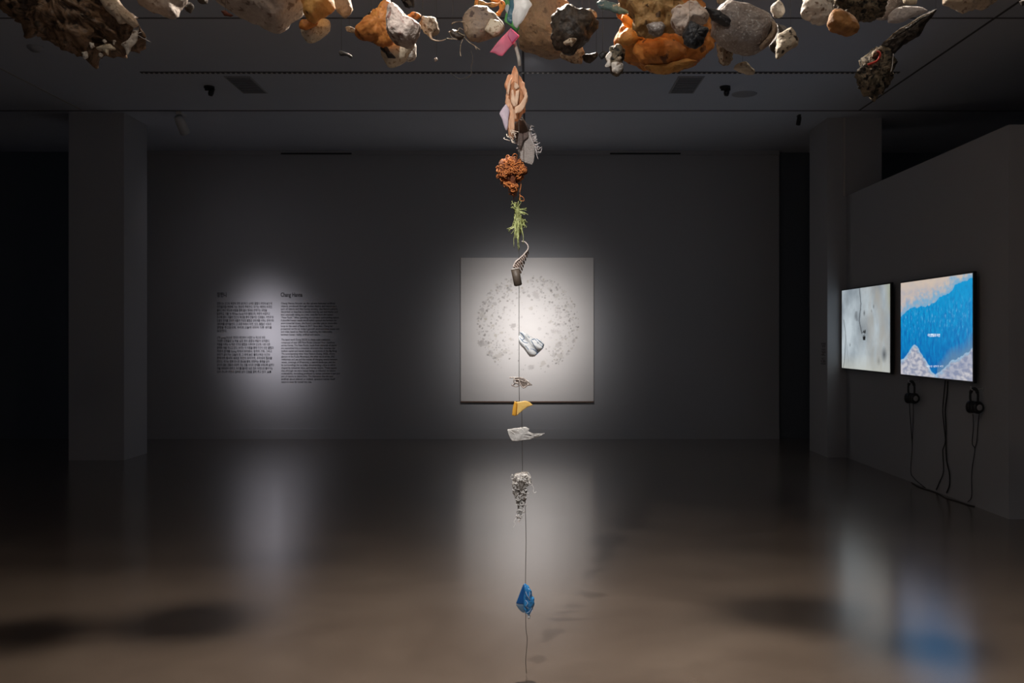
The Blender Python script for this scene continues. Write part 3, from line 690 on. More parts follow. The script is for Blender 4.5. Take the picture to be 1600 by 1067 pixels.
# --- roots
rt = blob('root_tangle', [(701,49),(708,48),(718,50),(726,56),(722,61),(712,60),(705,56)], 3.40, 0.015, M_dark, amp=0.010, freq=40, ridge=0.004)
tag(rt, 'tangle of thin curly roots left of the round grey rock', 'roots', ROCKS); hang(rt)
RL = [[(724,47),(718,44),(714,50),(706,52)],[(726,34),(716,34),(707,36),(706,39)],[(711,35),(707,37)],[(700,50),(710,48),(720,53),(727,57)],[(698,60),(708,61),(718,60),(726,54)],[(725,58),(733,66),(742,72),(750,78)],[(742,72),(745,78)],[(723,62),(720,70),(719,80),(720,88)],[(736,80),(739,92),(736,105),(736,117),(728,124)],[(736,117),(724,123),(715,122),(706,116)],[(727,50),(731,44),(728,38)],[(702,49),(706,58),(714,62)]]
tubes('root', [[P(x, y, 3.39+0.01*math.sin(x)) for x, y in l] for l in RL[:8]+RL[10:]], 0.0014, M_tanfoam, rt)
tubes('dark_tendril', [[P(x, y, 3.39) for x, y in l] for l in RL[8:10]], 0.0011, M_dark, rt)
# --- centre top
o = rock('round grey-brown rock with a pale yellow corner, left of the pink chip', [(722,34),(729,21),(742,12),(761,11),(771,21),(784,36),(787,43),(784,51),(772,58),(750,66),(735,62),(726,51)], 3.47, 0.05, M_brown, amp=0.008, freq=14)
o.data.materials[0] = rockmat('grey_brown_disc', [(0.15,0.11,0.09),(0.28,0.22,0.18),(0.34,0.26,0.19),(0.20,0.14,0.10)], 9, (0.10,0.07,0.06), 0.2, 40, bump=0.6)
blob('yellow_corner', [(766,29),(780,33),(788,42),(780,53),(771,57),(762,51),(757,47),(760,40)], 3.425, 0.016, M_cream, amp=0.003, freq=20, parent=o)
o = tube('hanging_ring', [P(746,12,3.62),P(748,-2,3.62),P(760,-8,3.62),P(773,0,3.62),P(783,4,3.62),P(784,13,3.62),P(778,23,3.62)], lambda t: 0.010+0.003*math.sin(t*19), M_amber, loc=P(765,0,3.62), seg=10)
tag(o, 'torn amber ring of plastic above the round grey-brown rock', 'rock', ROCKS); hang(o)
o = tube('hanging_twist', [P(747,4,3.56),P(760,6,3.56),P(772,8,3.56),P(784,4,3.56)], lambda t: 0.007+0.003*math.sin(t*13), M_ochre, loc=P(765,6,3.56), seg=10)
tag(o, 'thin ochre twist of plastic crossing the torn amber ring', 'rock', ROCKS); hang(o)
CHAIN = 'pieces strung on the central thread'
ZC = 3.40
def sheetmat(name, col, rough=0.4, transl=0.4, bump=0.2, alpha=1.0, col2=None):
    return rockmat(name, [tuple(c*0.9 for c in col), col2 or col], 20, rough=rough, bump=bump, bscale=50, transl=transl)
rock('long green plastic strip behind the white cup fragment', [(787,-14),(790,18),(788,33),(794,38),(803,44),(808,50),(812,44),(800,30),(798,-14)], 3.50, 0.006, sheetmat('green_strip', (0.10,0.30,0.12)), name='plastic_strip', cat='plastic scrap', fold=0.004, rings=12, edge=0.3)
rock('dark teal plastic strip in front of the green strip', [(794,-14),(796,6),(793,20),(791,33),(799,37),(803,22),(807,-14)], 3.42, 0.006, sheetmat('teal_strip', (0.04,0.14,0.20), 0.3, 0.2, 0.6), name='plastic_strip', cat='plastic scrap', fold=0.004, rings=12, edge=0.3)
rock('small white plastic oval beside the dark teal strip', [(790,7),(794,4),(797,10),(796,18),(793,22),(789,14)], 3.46, 0.006, sheetmat('white_oval', (0.75,0.76,0.78)), name='plastic_scrap', cat='plastic scrap', rings=12)
o = rock('folded white plastic cup fragment at the top of the central thread', [(801,-16),(803,8),(800,33),(803,42),(808,46),(811,38),(820,25),(825,16),(831,9),(826,-2),(822,-16)], 3.36, 0.012, sheetmat('white_cup', (0.66,0.67,0.68), 0.3, 0.45), name='cup_fragment', cat='plastic scrap', fold=0.005, ffreq=16, rings=16, edge=0.4)
o = blob('pink_chip', [(798,43.5),(812,56),(803,67),(785,88),(779,87),(773,83),(765,81.5),(780,63)], 3.36, 0.004, sheetmat('pink_plastic', (0.78,0.24,0.36), 0.5, 0.5, 0.05), amp=0.0, fold=0.002, smoothk=0, edge=0.2, rings=12)
tag(o, 'bright pink plastic rectangle on the central thread above the bent tube', 'plastic scrap', CHAIN)
blob('shaded_corner', [(797,45),(811,56),(800,68),(793,56)], 3.353, 0.003, sheetmat('shaded_pink', (0.62,0.13,0.27), 0.5, 0.3, 0.05), amp=0.0, parent=o, edge=0.2, rings=10)  # upper corner in deeper pink, its shadow put into the colour
o = tube('bent_tube', [P(799,67,3.38),P(803,66,3.38),P(806,74,3.38),P(809,84,3.38),P(811,94,3.38),P(812,103,3.39)], 0.0062, rockmat('tube_grey', [(0.30,0.27,0.24),(0.42,0.38,0.34)], 20), seg=14, loc=P(808,85,3.38))
tag(o, 'bent grey plastic tube between the pink rectangle and the cream cloth', 'plastic tube', CHAIN)
rock('very large sandy brown boulder right of the white cup fragment', [(812,-30),(812,20),(808,55),(812,73),(820,77),(835,82),(850,86),(862,89),(882,86),(900,78),(904,50),(896,20),(887,9),(872,-2),(850,-40)], 3.88, 0.16, M_brown, amp=0.010, freq=9)
o = rock('charred black-brown boulder overlapping the very large sandy one', [(863,24),(872,16),(885,11),(897,15),(910,18),(922,26),(932,37),(929,47),(922,54),(919,64),(904,75),(896,81),(885,79),(868,71),(862,56),(865,42)], 3.45, 0.08, M_dark, amp=0.014, freq=16, ridge=0.008)
blob('tan_patch', [(880,66),(887,61),(896,59),(902,60),(898,68),(893,74),(889,70),(883,71)], 3.355, 0.012, M_tanfoam, amp=0.004, freq=40, parent=o)
rock('small tan shell-like chip behind the right shoulder of the charred boulder', [(905,20),(912,15),(921,13),(931,18),(934,26),(926,31),(915,28)], 3.60, 0.02, M_tanfoam, amp=0.004, freq=25)
rock('small tan and dark piece under the charred boulder', [(874,85),(885,82),(896,79),(909,74),(911,84),(907,98),(896,96),(885,94),(877,91)], 3.62, 0.025, M_tanfoam, amp=0.008, freq=28, ridge=0.006)
rock('knobbly black piece between the tan piece and the whitish knob', [(909,87),(917,85),(925,84),(934,82),(936,88),(928,95),(922,100),(915,98)], 3.5, 0.018, M_dark, amp=0.008, freq=35)
rock('thin black leaf-like scrap touching the whitish knob', [(934,86),(941,80),(950,81),(948,88),(940,93)], 3.45, 0.008, M_black, name='hanging_scrap', cat='plastic scrap', amp=0.002, freq=30, rings=12)
o = rock('small whitish and black knob hanging left of the largest orange rock', [(946,92),(954,76),(967,70),(974,74),(977,92),(974,107),(965,116),(956,111),(953,103),(946,105),(948,98)], 3.40, 0.03, M_moss, amp=0.010, freq=30, ridge=0.006)
blob('pale_tip', [(955,98),(966,96),(974,100),(973,108),(965,116),(956,112)], 3.372, 0.016, M_white, amp=0.004, freq=30, parent=o)
blob('white_edge', [(946,90),(951,84),(955,78),(958,82),(955,92),(955,104),(946,107),(944,103),(950,98)], 3.37, 0.008, M_white, amp=0.006, freq=45, parent=o)
blob('pale_knot', [(964,90),(969,87),(972,91),(968,96),(964,94)], 3.356, 0.008, M_tanfoam, amp=0.002, parent=o)
rock('teal plastic splinter at the left of the largest orange rock', [(931,4),(937,1),(948,1),(965,6),(981,13),(982,20),(968,23),(955,17),(937,14)], 3.42, 0.010, M_teal, name='hanging_scrap', cat='plastic scrap', amp=0.005, freq=30, rings=14)
# --- the largest orange rock and neighbours
o = rock('largest orange rock, a heap of rounded lobes right of centre', [(966,-12),(972,22),(979,36),(972,44),(966,52),(964,62),(966,70),(974,78),(981,90),(997,101),(1008,109),(1022,111),(1035,115),(1052,113),(1069,110),(1091,101),(1098,86),(1112,76),(1116,58),(1108,36),(1100,8),(1080,-24),(1020,-45),(980,-32)], 3.62, 0.13, M_orange, amp=0.022, freq=10, ridge=0.010, rfreq=16)
blob('lobe', [(990,72),(996,63),(1006,60),(1030,60),(1050,62),(1062,67),(1071,77),(1068,88),(1056,98),(1040,103),(1015,103),(1000,98),(992,86)], 3.49, 0.055, M_orange, amp=0.010, freq=14, parent=o)
blob('lobe', [(965,60),(970,51),(980,46),(994,46),(1008,50),(1014,58),(1004,66),(990,69),(974,70),(966,67)], 3.50, 0.035, M_amber, amp=0.008, freq=18, parent=o)
blob('lobe', [(972,24),(982,26),(991,34),(994,44),(986,48),(976,40),(971,32)], 3.50, 0.02, rockmat('bright_orange', [(0.80,0.28,0.03),(0.90,0.38,0.06)], 10, sss=0.3), amp=0.006, parent=o)
blob('ledge', [(1006,104),(1024,104),(1050,99),(1074,92),(1088,96),(1076,106),(1052,113),(1034,115),(1014,111)], 3.50, 0.04, M_amber, amp=0.010, freq=18, parent=o)
o = rock('ochre layered rock heaped over the top of the largest orange rock', [(966,-12),(969,4),(977,12),(984,24),(992,40),(1004,50),(1024,55),(1042,52),(1056,48),(1068,40),(1070,14),(1062,-8),(1040,-28),(990,-30)], 3.30, 0.07, M_ochre, amp=0.016, freq=14, ridge=0.012, rfreq=22, fold=0.004)
blob('grey_stain', [(1008,38),(1020,34),(1034,36),(1040,42),(1036,54),(1024,57),(1012,50)], 3.205, 0.03, M_grey, amp=0.006, freq=25, parent=o)
o = rock('whitish crackled rock between the ochre layers and the grey boulder', [(1048,14),(1058,9),(1069,10),(1076,3),(1086,2),(1098,14),(1107,25),(1103,38),(1096,37),(1087,34),(1078,38),(1072,48),(1066,54),(1056,48),(1049,34)], 3.10, 0.045, rockmat('pinkish_white', [(0.42,0.30,0.23),(0.64,0.52,0.44),(0.70,0.60,0.52)], 14, (0.26,0.15,0.10), 0.2, 40, bump=0.8), amp=0.008, freq=22, ridge=0.004)
rock('jagged black chunk in front of the largest orange rock', [(1077,32),(1083,36),(1092,37),(1104,45),(1101,58),(1097,68),(1087,74),(1075,72),(1069,66),(1069,52),(1072,42)], 3.00, 0.03, M_black, amp=0.009, freq=32, ridge=0.004)
o = rock('large grey and brown boulder right of the largest orange rock', [(1113,22),(1122,10),(1134,4),(1148,8),(1160,11),(1178,17),(1192,22),(1204,28),(1211,38),(1212,50),(1203,66),(1192,76),(1179,83),(1165,83),(1152,81),(1136,74),(1122,66),(1111,50)], 3.3, 0.10, M_grey, amp=0.008, freq=12)
blob('dark_patch', [(1100,11),(1112,14),(1125,18),(1136,26),(1143,34),(1138,43),(1126,38),(1112,30)], 3.222, 0.022, M_black, amp=0.005, freq=30, parent=o)
blob('brown_hem', [(1203,30),(1213,38),(1214,52),(1204,68),(1190,78),(1186,72),(1198,60),(1205,46)], 3.245, 0.03, M_brown, amp=0.003, parent=o)
rock('small cream chip at the top edge over the large grey boulder', [(1117,-10),(1120,3),(1124,7),(1133,3),(1136,-10)], 3.4, 0.02, M_cream, amp=0.004)
rock('brown pitted stub hanging under the large grey boulder', [(1119,70),(1130,73),(1143,77),(1144,92),(1142,99),(1134,104),(1128,101),(1124,92)], 3.47, 0.022, M_tanfoam, amp=0.006, freq=35, ridge=0.005, rfreq=60)
rock('dark brown wedge between the large grey boulder and the cream pitted one', [(1211,36),(1226,42),(1234,52),(1224,70),(1213,86),(1206,80),(1201,72),(1212,56)], 3.56, 0.03, M_dark, amp=0.004)
rock('cream pitted pointed rock right of the large grey boulder', [(1216,54),(1226,49),(1235,43),(1242,51),(1248,61),(1246,70),(1238,77),(1224,86),(1215,92),(1212,80)], 3.42, 0.035, rockmat('pitted_cream', [(0.46,0.40,0.31),(0.62,0.56,0.45)], 20, (0.03,0.02,0.015), 0.32, 48, bump=0.8), amp=0.007, freq=24)
rock('small round white lump hanging alone above the cream pitted rock', [(1204,11),(1208,5),(1215,1),(1221,4),(1225,11),(1226,19),(1221,27),(1213,26),(1208,23)], 3.5, 0.025, M_white, amp=0.006, freq=30)
rock('small tan and white chip hanging alone under the large grey boulder', [(1146,108),(1152,101),(1163,97),(1170,102),(1179,111),(1178,116),(1168,116),(1155,113)], 3.45, 0.02, M_cream, amp=0.007, freq=30)
# --- right
rock('white and buff rock over an orange-brown base, left of the amber rock', [(1256,-6),(1256,12),(1252,20),(1261,27),(1272,34),(1286,36),(1296,33),(1303,18),(1300,-2),(1285,-20),(1265,-20)], 3.4, 0.05, M_white, amp=0.010, freq=18, ridge=0.006)
rock('amber brown rock hanging below the mossy black one', [(1309,13),(1301,18),(1295,25),(1293,37),(1298,45),(1304,50),(1314,54),(1323,56),(1335,53),(1341,43),(1338,34),(1328,24),(1317,16)], 3.16, 0.04, rockmat('amber_brown', [(0.10,0.04,0.012),(0.42,0.20,0.06),(0.22,0.09,0.03)], 10, bump=0.6, sss=0.15), amp=0.008, freq=18)
rock('mossy black crumbly rock at the top edge on the right', [(1298,-18),(1303,4),(1318,18),(1328,27),(1340,30),(1353,32),(1368,28),(1382,18),(1388,-12),(1360,-34),(1320,-34)], 3.44, 0.07, M_moss, amp=0.016, freq=26, ridge=0.008, rfreq=40, fine=0.004)
o = rock('grey-brown smooth rock behind the mossy black one', [(1372,-18),(1366,12),(1370,29),(1380,32),(1390,30),(1400,16),(1414,8),(1416,-14),(1395,-28)], 3.8, 0.06, M_grey, amp=0.006)
blob('white_patch', [(1366,24),(1372,21),(1378,25),(1380,29),(1372,28)], 3.725, 0.008, M_white, amp=0.003, freq=50, parent=o)
rock('small cream chip above the pale frosted lens on the right', [(1408,-12),(1411,6),(1420,9),(1432,7),(1434,-12)], 3.5, 0.02, M_cream, amp=0.004)
rock('pale frosted lens-shaped plastic above the long black branch-like piece', [(1387,36),(1388,24),(1394,17),(1402,12),(1419,9),(1442,12),(1450,17),(1440,22),(1429,26),(1411,34),(1398,37)], 3.3, 0.018, M_ice, amp=0.003, freq=20)
o = rock('long charred branch-like piece with a red cord, lowest on the right', [(1463,15),(1452,18),(1432,29),(1418,38),(1403,47),(1390,58),(1379,68),(1370,78),(1380,88),(1396,86),(1402,78),(1412,70),(1435,56),(1445,39),(1456,27)], 3.25, 0.03, M_dark, amp=0.006, freq=24, ridge=0.005, rfreq=30)
blob('clump', [(1372,76),(1360,84),(1348,92),(1348,102),(1342,112),(1341,125),(1345,140),(1354,147),(1366,155),(1376,148),(1382,138),(1391,122),(1396,104),(1396,88),(1386,80)], 3.25, 0.045, M_moss, amp=0.012, freq=28, ridge=0.008, rfreq=40, fine=0.004, parent=o)
tube('red_cord', [P(1356,101,3.19),P(1362,99,3.185),P(1369,96,3.185),P(1374,90,3.185),P(1375,83,3.19),P(1370,80,3.19)], 0.0035, plain('red_cord', (0.55,0.04,0.025), 0.5), o)
tube('pale_edge', [P(1457,20,3.22),P(1440,26,3.215),P(1420,39,3.21),P(1400,50,3.21),P(1384,65,3.21)], 0.0022, M_tanfoam, o)
blob('pale_knot', [(1363,80),(1372,74),(1378,72),(1379,80),(1370,86),(1362,90)], 3.205, 0.012, M_tanfoam, amp=0.004, freq=40, parent=o)
tube('white_wire', [P(1396,84,3.2),P(1395,92,3.2),P(1394,104,3.2),P(1392,112,3.2)], 0.0014, WHITEM, o)
rock('crumbly cream rock at the top edge on the far right', [(1474,-14),(1480,4),(1492,11),(1508,16),(1524,13),(1540,14),(1555,3),(1558,-14),(1530,-34),(1495,-32)], 3.4, 0.06, M_beige, amp=0.012, freq=26, ridge=0.007)
rock('tiny dark crumb at the top right corner', [(1592,2),(1600,0),(1604,6),(1597,10)], 3.5, 0.008, M_dark, name='hanging_scrap', cat='plastic scrap', amp=0.002, rings=10)

# unseen rocks inferred above the picture, extra ones added to deepen their floor shadows
LFT = Vector((-1.75, 3.75, 3.30)); RGT = Vector((1.7, 3.75, 3.30))
for i, (px, py, h, rx, rz, src) in enumerate(((300, 972, 2.78, .050, .026, KEY), (50, 985, 2.88, .040, .022, KEY), (1240, 955, 2.78, .050, .036, KEY), (1150, 850, 2.86, .022, .016, KEY), (1430, 1005, 2.90, .034, .022, KEY), (450, 868, 2.90, .03, .016, KEY), (290, 972, 2.70, .050, .030, LFT), (40, 990, 2.62, .055, .035, LFT), (1240, 958, 2.70, .055, .035, RGT), (1450, 1010, 2.64, .042, .03, RGT), (150, 880, 2.74, .04, .022, LFT), (1160, 860, 2.80, .03, .02, RGT))):
    Yf = H*F/(py-VY); T = Vector(((px-VX)/F*Yf, Yf, 0)); t = (src.z-h)/src.z
    c = src+(T-src)*t
    bm = bmesh.new(); bmesh.ops.create_icosphere(bm, subdivisions=4, radius=1.0)
    for v in bm.verts:
        d = 1+0.35*noise.fractal(v.co*1.6+Vector((i*5, 0, 0)), 1, 2, 4)
        v.co = Vector((v.co.x*rx*d, v.co.y*rx*0.9*d, v.co.z*rz*d))
    me = bpy.data.meshes.new('hanging_rock'); bm.to_mesh(me); bm.free()
    o = link_mesh('hanging_rock', me, (M_brown, M_tanfoam, M_grey)[i % 3], None, True, c)
    tag(o, 'unseen weathered plastic rock above the top of the picture, placed for its floor shadow', 'rock', 'unseen rocks placed above the picture'); hang(o)

# ------------------------------------------------------------------ the central string
th = tubes('hanging_thread', [[P(806,-160,ZC)+Vector((0,0,0)), P(807,0,ZC), P(810,104,ZC), P(811,260,ZC), P(811,310,ZC), P(811,450,ZC), P(811,520,ZC), P(811.5,630,ZC), P(815,640,ZC), P(816.5,735,ZC), P(820,745,ZC), P(821,800,ZC), P(822,845,ZC), P(821,912,ZC), P(821.5,960,ZC), P(822,985,ZC), P(824,1000,ZC), P(821.5,1030,ZC), P(822.5,1052,ZC)],
    [Vector((P(806,-160,ZC).x, ZC, P(806,-160,ZC).z)), Vector((P(806,-160,ZC).x, ZC, CEIL))]], 0.0011, plain('dark_thread', (0.05,0.045,0.04), 0.6), loc=P(822,1052,ZC), seg=5)
tag(th, 'thin dark thread hanging from the ceiling down to the floor in the middle', 'thread')
# cloth bag
clothm = rockmat('peach_cloth', [(0.48,0.24,0.13),(0.72,0.46,0.30),(0.80,0.60,0.44)], 22, rough=0.8, bump=0.5, transl=0.35, stretch=(1,1,0.5))
cb = blob('cloth_pouch', [(804.5,104),(798,114),(791,126),(789,135),(792,145),(792,160),(794,175),(791,186),(792,197),(795,213),(800,217),(804,216),(801,207),(803,195),(812,184),(819,175),(825,156),(823,145),(815,123),(808,110)], 3.42, 0.022, clothm, amp=0.006, freq=30, ridge=0.006, rfreq=34, fold=0.006, ffreq=30, fdir=(1,0.1))
tag(cb, 'crumpled peach cloth pouch, topmost large piece of the central string', 'cloth', CHAIN)
pp = rockmat('pale_peach', [(0.72,0.48,0.33),(0.86,0.66,0.50)], 20, rough=0.8, transl=0.3)
blob('opening', [(803,126),(811,133),(818,146),(818,158),(809,166),(798,161),(795,148),(797,134)], 3.392, 0.006, rockmat('shaded_peach', [(0.30,0.12,0.05),(0.46,0.22,0.11)], 22, rough=0.85), amp=0.002, fold=0.002, parent=cb, rings=12, edge=0.4)  # darker patch, the shade inside the hollow put into its colour
for q, z in (([(799,141),(802,139),(805,152),(808,166),(803,168),(798,160)], 3.382), ([(804,128),(809,131),(812,137),(806,141),(803,137)], 3.384), ([(806,142),(812,140),(811,152),(808,166),(804,162)], 3.378), ([(804,168),(811,164),(818,154),(823,143),(825,152),(821,166),(814,176),(805,178)], 3.380), ([(793,132),(797,124),(801,120),(798,131),(795,150),(792,146)], 3.384)):
    blob('pleat', q, z, 0.005, pp, amp=0.0015, freq=40, parent=cb, rings=10, edge=0.5)
blob('lavender_flap', [(791,162),(785,170),(780,177),(784,186),(788,198),(791,206),(794,198),(795,186),(796,172)], 3.40, 0.005, rockmat('lavender_cloth', [(0.50,0.44,0.52),(0.66,0.60,0.66)], 20, rough=0.8, transl=0.4), amp=0.003, freq=40, fold=0.003, parent=cb, rings=12)
fr = []
random.seed(3)
for k in range(14):
    x = random.uniform(788, 804); y = random.uniform(200, 218)
    fr.append([P(x,y,3.41), P(x+random.uniform(-3,6),y+random.uniform(1,5),3.40), P(x+random.uniform(-3,9),y+random.uniform(2,8),3.40)])
tubes('frayed_thread', fr, 0.0010, rockmat('cream_fray', [(0.7,0.6,0.5),(0.85,0.78,0.68)], 20), cb, 4, 3)
# grey cloth
gc = blob('cloth_strip', [(805,194),(812,187),(818,187),(824,197),(829,208),(834,222),(836,235),(835,248),(832,258),(822,255),(813,250),(812,238),(808,226),(804,210)], 3.47, 0.004, rockmat('grey_linen', [(0.36,0.32,0.30),(0.48,0.44,0.42)], 60, rough=0.9, bump=0.6, bscale=300, transl=0.3), amp=0.002, freq=30, fold=0.003, rings=14, edge=0.35)
tag(gc, 'frayed grey linen strip with its shaded upper left coloured dark brown, below the peach pouch', 'cloth', CHAIN)
blob('shaded_part', [(805,193),(812,186),(820,192),(825,203),(826,214),(818,220),(813,233),(807,224),(804,208)], 3.46, 0.003, rockmat('shaded_linen', [(0.07,0.05,0.045),(0.12,0.09,0.08)], 60, rough=0.9), amp=0.002, freq=30, parent=gc, rings=12, edge=0.35)  # dark brown patch holds the shade on the strip's upper left
fr = [[P(815,183,3.462),P(822,192,3.462),P(828,198,3.462),P(831,210,3.462),P(836,225,3.462),P(842,236,3.462)],[P(813,186,3.462),P(820,196,3.462),P(825,206,3.462)],[P(829,202,3.462),P(829,214,3.462),P(835,228,3.462),P(841,242,3.462)],[P(836,225,3.462),P(838,240,3.462),P(841,249,3.462)]]
for k in range(34):
    t_ = random.random(); x = 826+t_*14; y = 200+t_*40
    fr.append([P(x,y,3.462), P(x+random.uniform(1,5),y-random.uniform(-2,4),3.452), P(x+random.uniform(3,9),y-random.uniform(-3,8),3.462)])
for k in range(16):
    t_ = random.random(); x = 806+t_*6; y = 205+t_*36
    fr.append([P(x,y,3.462), P(x-random.uniform(0,3),y+random.uniform(0,3),3.452), P(x-random.uniform(0,5),y+random.uniform(-2,5),3.462)])
tubes('frayed_thread', fr, 0.0010, rockmat('linen_fray', [(0.5,0.46,0.46),(0.7,0.66,0.66)], 20), gc, 4, 3)
# rust coloured knotted rope ball
rustm = rockmat('rust_fibre', [(0.20,0.05,0.012),(0.52,0.17,0.04),(0.66,0.26,0.08)], 40, rough=0.8, bump=0.6, bscale=200)
rb = blob('rope_bundle', [(777,264),(781,254),(791,246),(806,244),(812,251),(824,261),(823,271),(815,277),(809,284),(808,298),(804,303),(799,302),(797,293),(798,287),(789,287),(780,280)], 3.40, 0.045, rockmat('rust_core', [(0.06,0.015,0.005),(0.22,0.06,0.015)], 40, rough=0.9), amp=0.008, freq=30)
tag(rb, 'rust-orange ball of knotted rope fibres on the central string', 'rope', CHAIN)
loops = []
outl = [(776,264),(781,254),(791,245),(806,243),(813,251),(825,261),(824,271),(815,278),(809,284),(809,299),(804,304),(798,303),(796,293),(797,288),(789,289),(779,281)]
rs = resample(outl, 60)
random.seed(5)
for k in range(150):
    a = random.choice(rs); s = random.random()**0.5; cc = (800, 266) if a[1] < 285 else (803, 290)
    x = cc[0]+(a[0]-cc[0])*s; y = cc[1]+(a[1]-cc[1])*s
    dep = 3.40-0.048*math.sqrt(max(0, 1-s*s))
    R = random.uniform(2.2, 4.2); ax = random.uniform(0, 6.28); el = random.uniform(0.4, 1)
    pts = []
    for q in range(8):
        th_ = q/7*2*math.pi*0.92
        pts.append(P(x+R*math.cos(th_)*math.cos(ax)-R*el*math.sin(th_)*math.sin(ax), y+R*math.cos(th_)*math.sin(ax)+R*el*math.sin(th_)*math.cos(ax), dep-0.006*math.sin(th_)))
    loops.append(pts)
tubes('fibre_loop', loops, 0.0017, rustm, rb, 5, 2)
tubes('loose_end', [[P(813,278,3.38),P(814,290,3.38),P(812,301,3.38),P(813,308,3.38)],[P(812,305,3.38),P(818,309,3.38),P(818,314,3.38),P(812,312,3.38),P(813,306,3.38)],[P(803,303,3.39),P(802.5,312,3.39)]], 0.0013, rustm, rb, 5, 4)
# green netting
grm = rockmat('green_fibre', [(0.16,0.19,0.05),(0.36,0.40,0.15),(0.52,0.54,0.30)], 40, rough=0.8)
gn = blob('net_bundle', [(804,317),(809,313),(813,322),(811,330),(816,338),(821,348),(816,353),(813,365),(811,376),(807,368),(803,355),(802,340),(804,330),(801,324)], 3.41, 0.02, rockmat('green_core', [(0.07,0.08,0.02),(0.28,0.30,0.10)], 60), amp=0.008, freq=40, ridge=0.004)
tag(gn, 'green bundle of shredded netting fibres on the central string', 'netting', CHAIN)
st = []
random.seed(9)
def strand(x, y, dx, dy, n=3, z=3.395):
    pts = [P(x, y, z)]
    for k in range(1, n+1): pts.append(P(x+dx*k/n+random.uniform(-1.3,1.3), y+dy*k/n+random.uniform(-1.3,1.3), z-0.006*math.sin(k)))
    return pts
for k in range(26): st.append(strand(random.uniform(803,814), random.uniform(330,352), random.uniform(-5,5), random.uniform(16,36)))
for k in range(10): st.append(strand(random.uniform(803,810), random.uniform(318,330), random.uniform(-9,-3), random.uniform(-9,2)))
for k in range(9): st.append(strand(809, random.uniform(325,333), random.uniform(12,20), random.uniform(-4,6)))
for k in range(10): st.append(strand(random.uniform(804,814), random.uniform(313,325), random.uniform(-3,4), random.uniform(-8,-2)))
for k in range(8): st.append(strand(807, 352, random.uniform(-18,-6), random.uniform(6,16)))
for k in range(10): st.append(strand(random.uniform(812,820), random.uniform(340,352), random.uniform(-2,6), random.uniform(3,12)))
for k in range(4): st.append(strand(809, 360, random.uniform(0,3), random.uniform(24,32), 4))
tubes('fibre', st, 0.0013, grm, gn, 4, 2)
# brown tube with curl
bt = empty('torn_tube', P(807, 435, ZC)); tag(bt, 'torn brown plastic tube end with a curling perforated strip above the white canvas', 'plastic tube', CHAIN)
ax = (P(809.8,447.5,ZC)-P(804.6,421,ZC)); Ln = ax.length; ax.normalize()
r_ = 6.5/F*ZC
lathe('tube_wall', [(r_*0.8,0.006),(r_*0.86,0.0),(r_,0.0),(r_,Ln*0.5),(r_*0.96,Ln-0.003),(r_*0.6,Ln),(0.0,Ln)], P(804.6,420,ZC), ax+Vector((0,-0.0,0)), plain('brown_tube', (0.085,0.065,0.05), 0.55, bump=0.3), bt, 28)
lathe('pale_rim', [(r_*0.78,-0.001),(r_*1.04,-0.001),(r_*1.04,0.0025),(r_*0.78,0.0025)], P(804.6,420,ZC-0.0), ax, rockmat('rim_pale', [(0.55,0.50,0.46),(0.7,0.66,0.62)], 20), bt, 28)
curl = rockmat('curl_plastic', [(0.26,0.18,0.14),(0.45,0.35,0.30)], 60, (0.06,0.04,0.03), 0.4, 160, rough=0.5, transl=0.2)
cpts = [(802,417),(806,409),(813,403),(820,396),(825,389),(824.5,383),(820,378),(815,377)]
tube('curl_rib', [P(x,y,ZC-0.006) for x,y in cpts], lambda t: 0.0030*(1-0.4*t), rockmat('curl_edge', [(0.50,0.42,0.38),(0.66,0.58,0.54)], 30), bt, 8)
def ribbon(name, A, Bp, mat, parent, n=26, th=0.002):
    a = catmull([P(x,y,ZC-0.004) for x,y in A], 6); b_ = catmull([P(x,y,ZC+0.012) for x,y in Bp], 6); m_ = min(len(a), len(b_)); V = []; Fc = []
    for i in range(m_):
        for off in (0, th):
            for p in (a[i], (a[i]*0.5+b_[i]*0.5)+Vector((0,-0.006,0)), b_[i]): V.append(p+Vector((0,off,0)))
    for i in range(m_-1):
        q = i*6; w_ = (i+1)*6
        if i % 3 != 2: 
            Fc += [(q,q+1,w_+1,w_),(q+1,q+2,w_+2,w_+1),(q+3,w_+3,w_+4,q+4),(q+4,w_+4,w_+5,q+5)]
        else: Fc += [(q,q+1,w_+1,w_),(q+3,w_+3,w_+4,q+4)]
    return from_pd(name, V, Fc, mat, parent, True)
ribbon('perforated_strip', [(802,418),(807,409),(814,402),(821,395),(825,388),(824,382)], [(812,431),(816,424),(819,414),(823,404),(826.5,393),(825,384)], curl, bt)
for k in range(9):
    pass
tubes('rib', [[P(803+2.4*k,416-2.6*k,ZC-0.008), P(807+1.9*k,419-2.4*k,ZC-0.010), P(812+1.4*k,428-4.2*k,ZC+0.004)] for k in range(8)], 0.0013, rockmat('rib_pale', [(0.38,0.29,0.25),(0.5,0.42,0.38)], 30), bt, 5, 3)
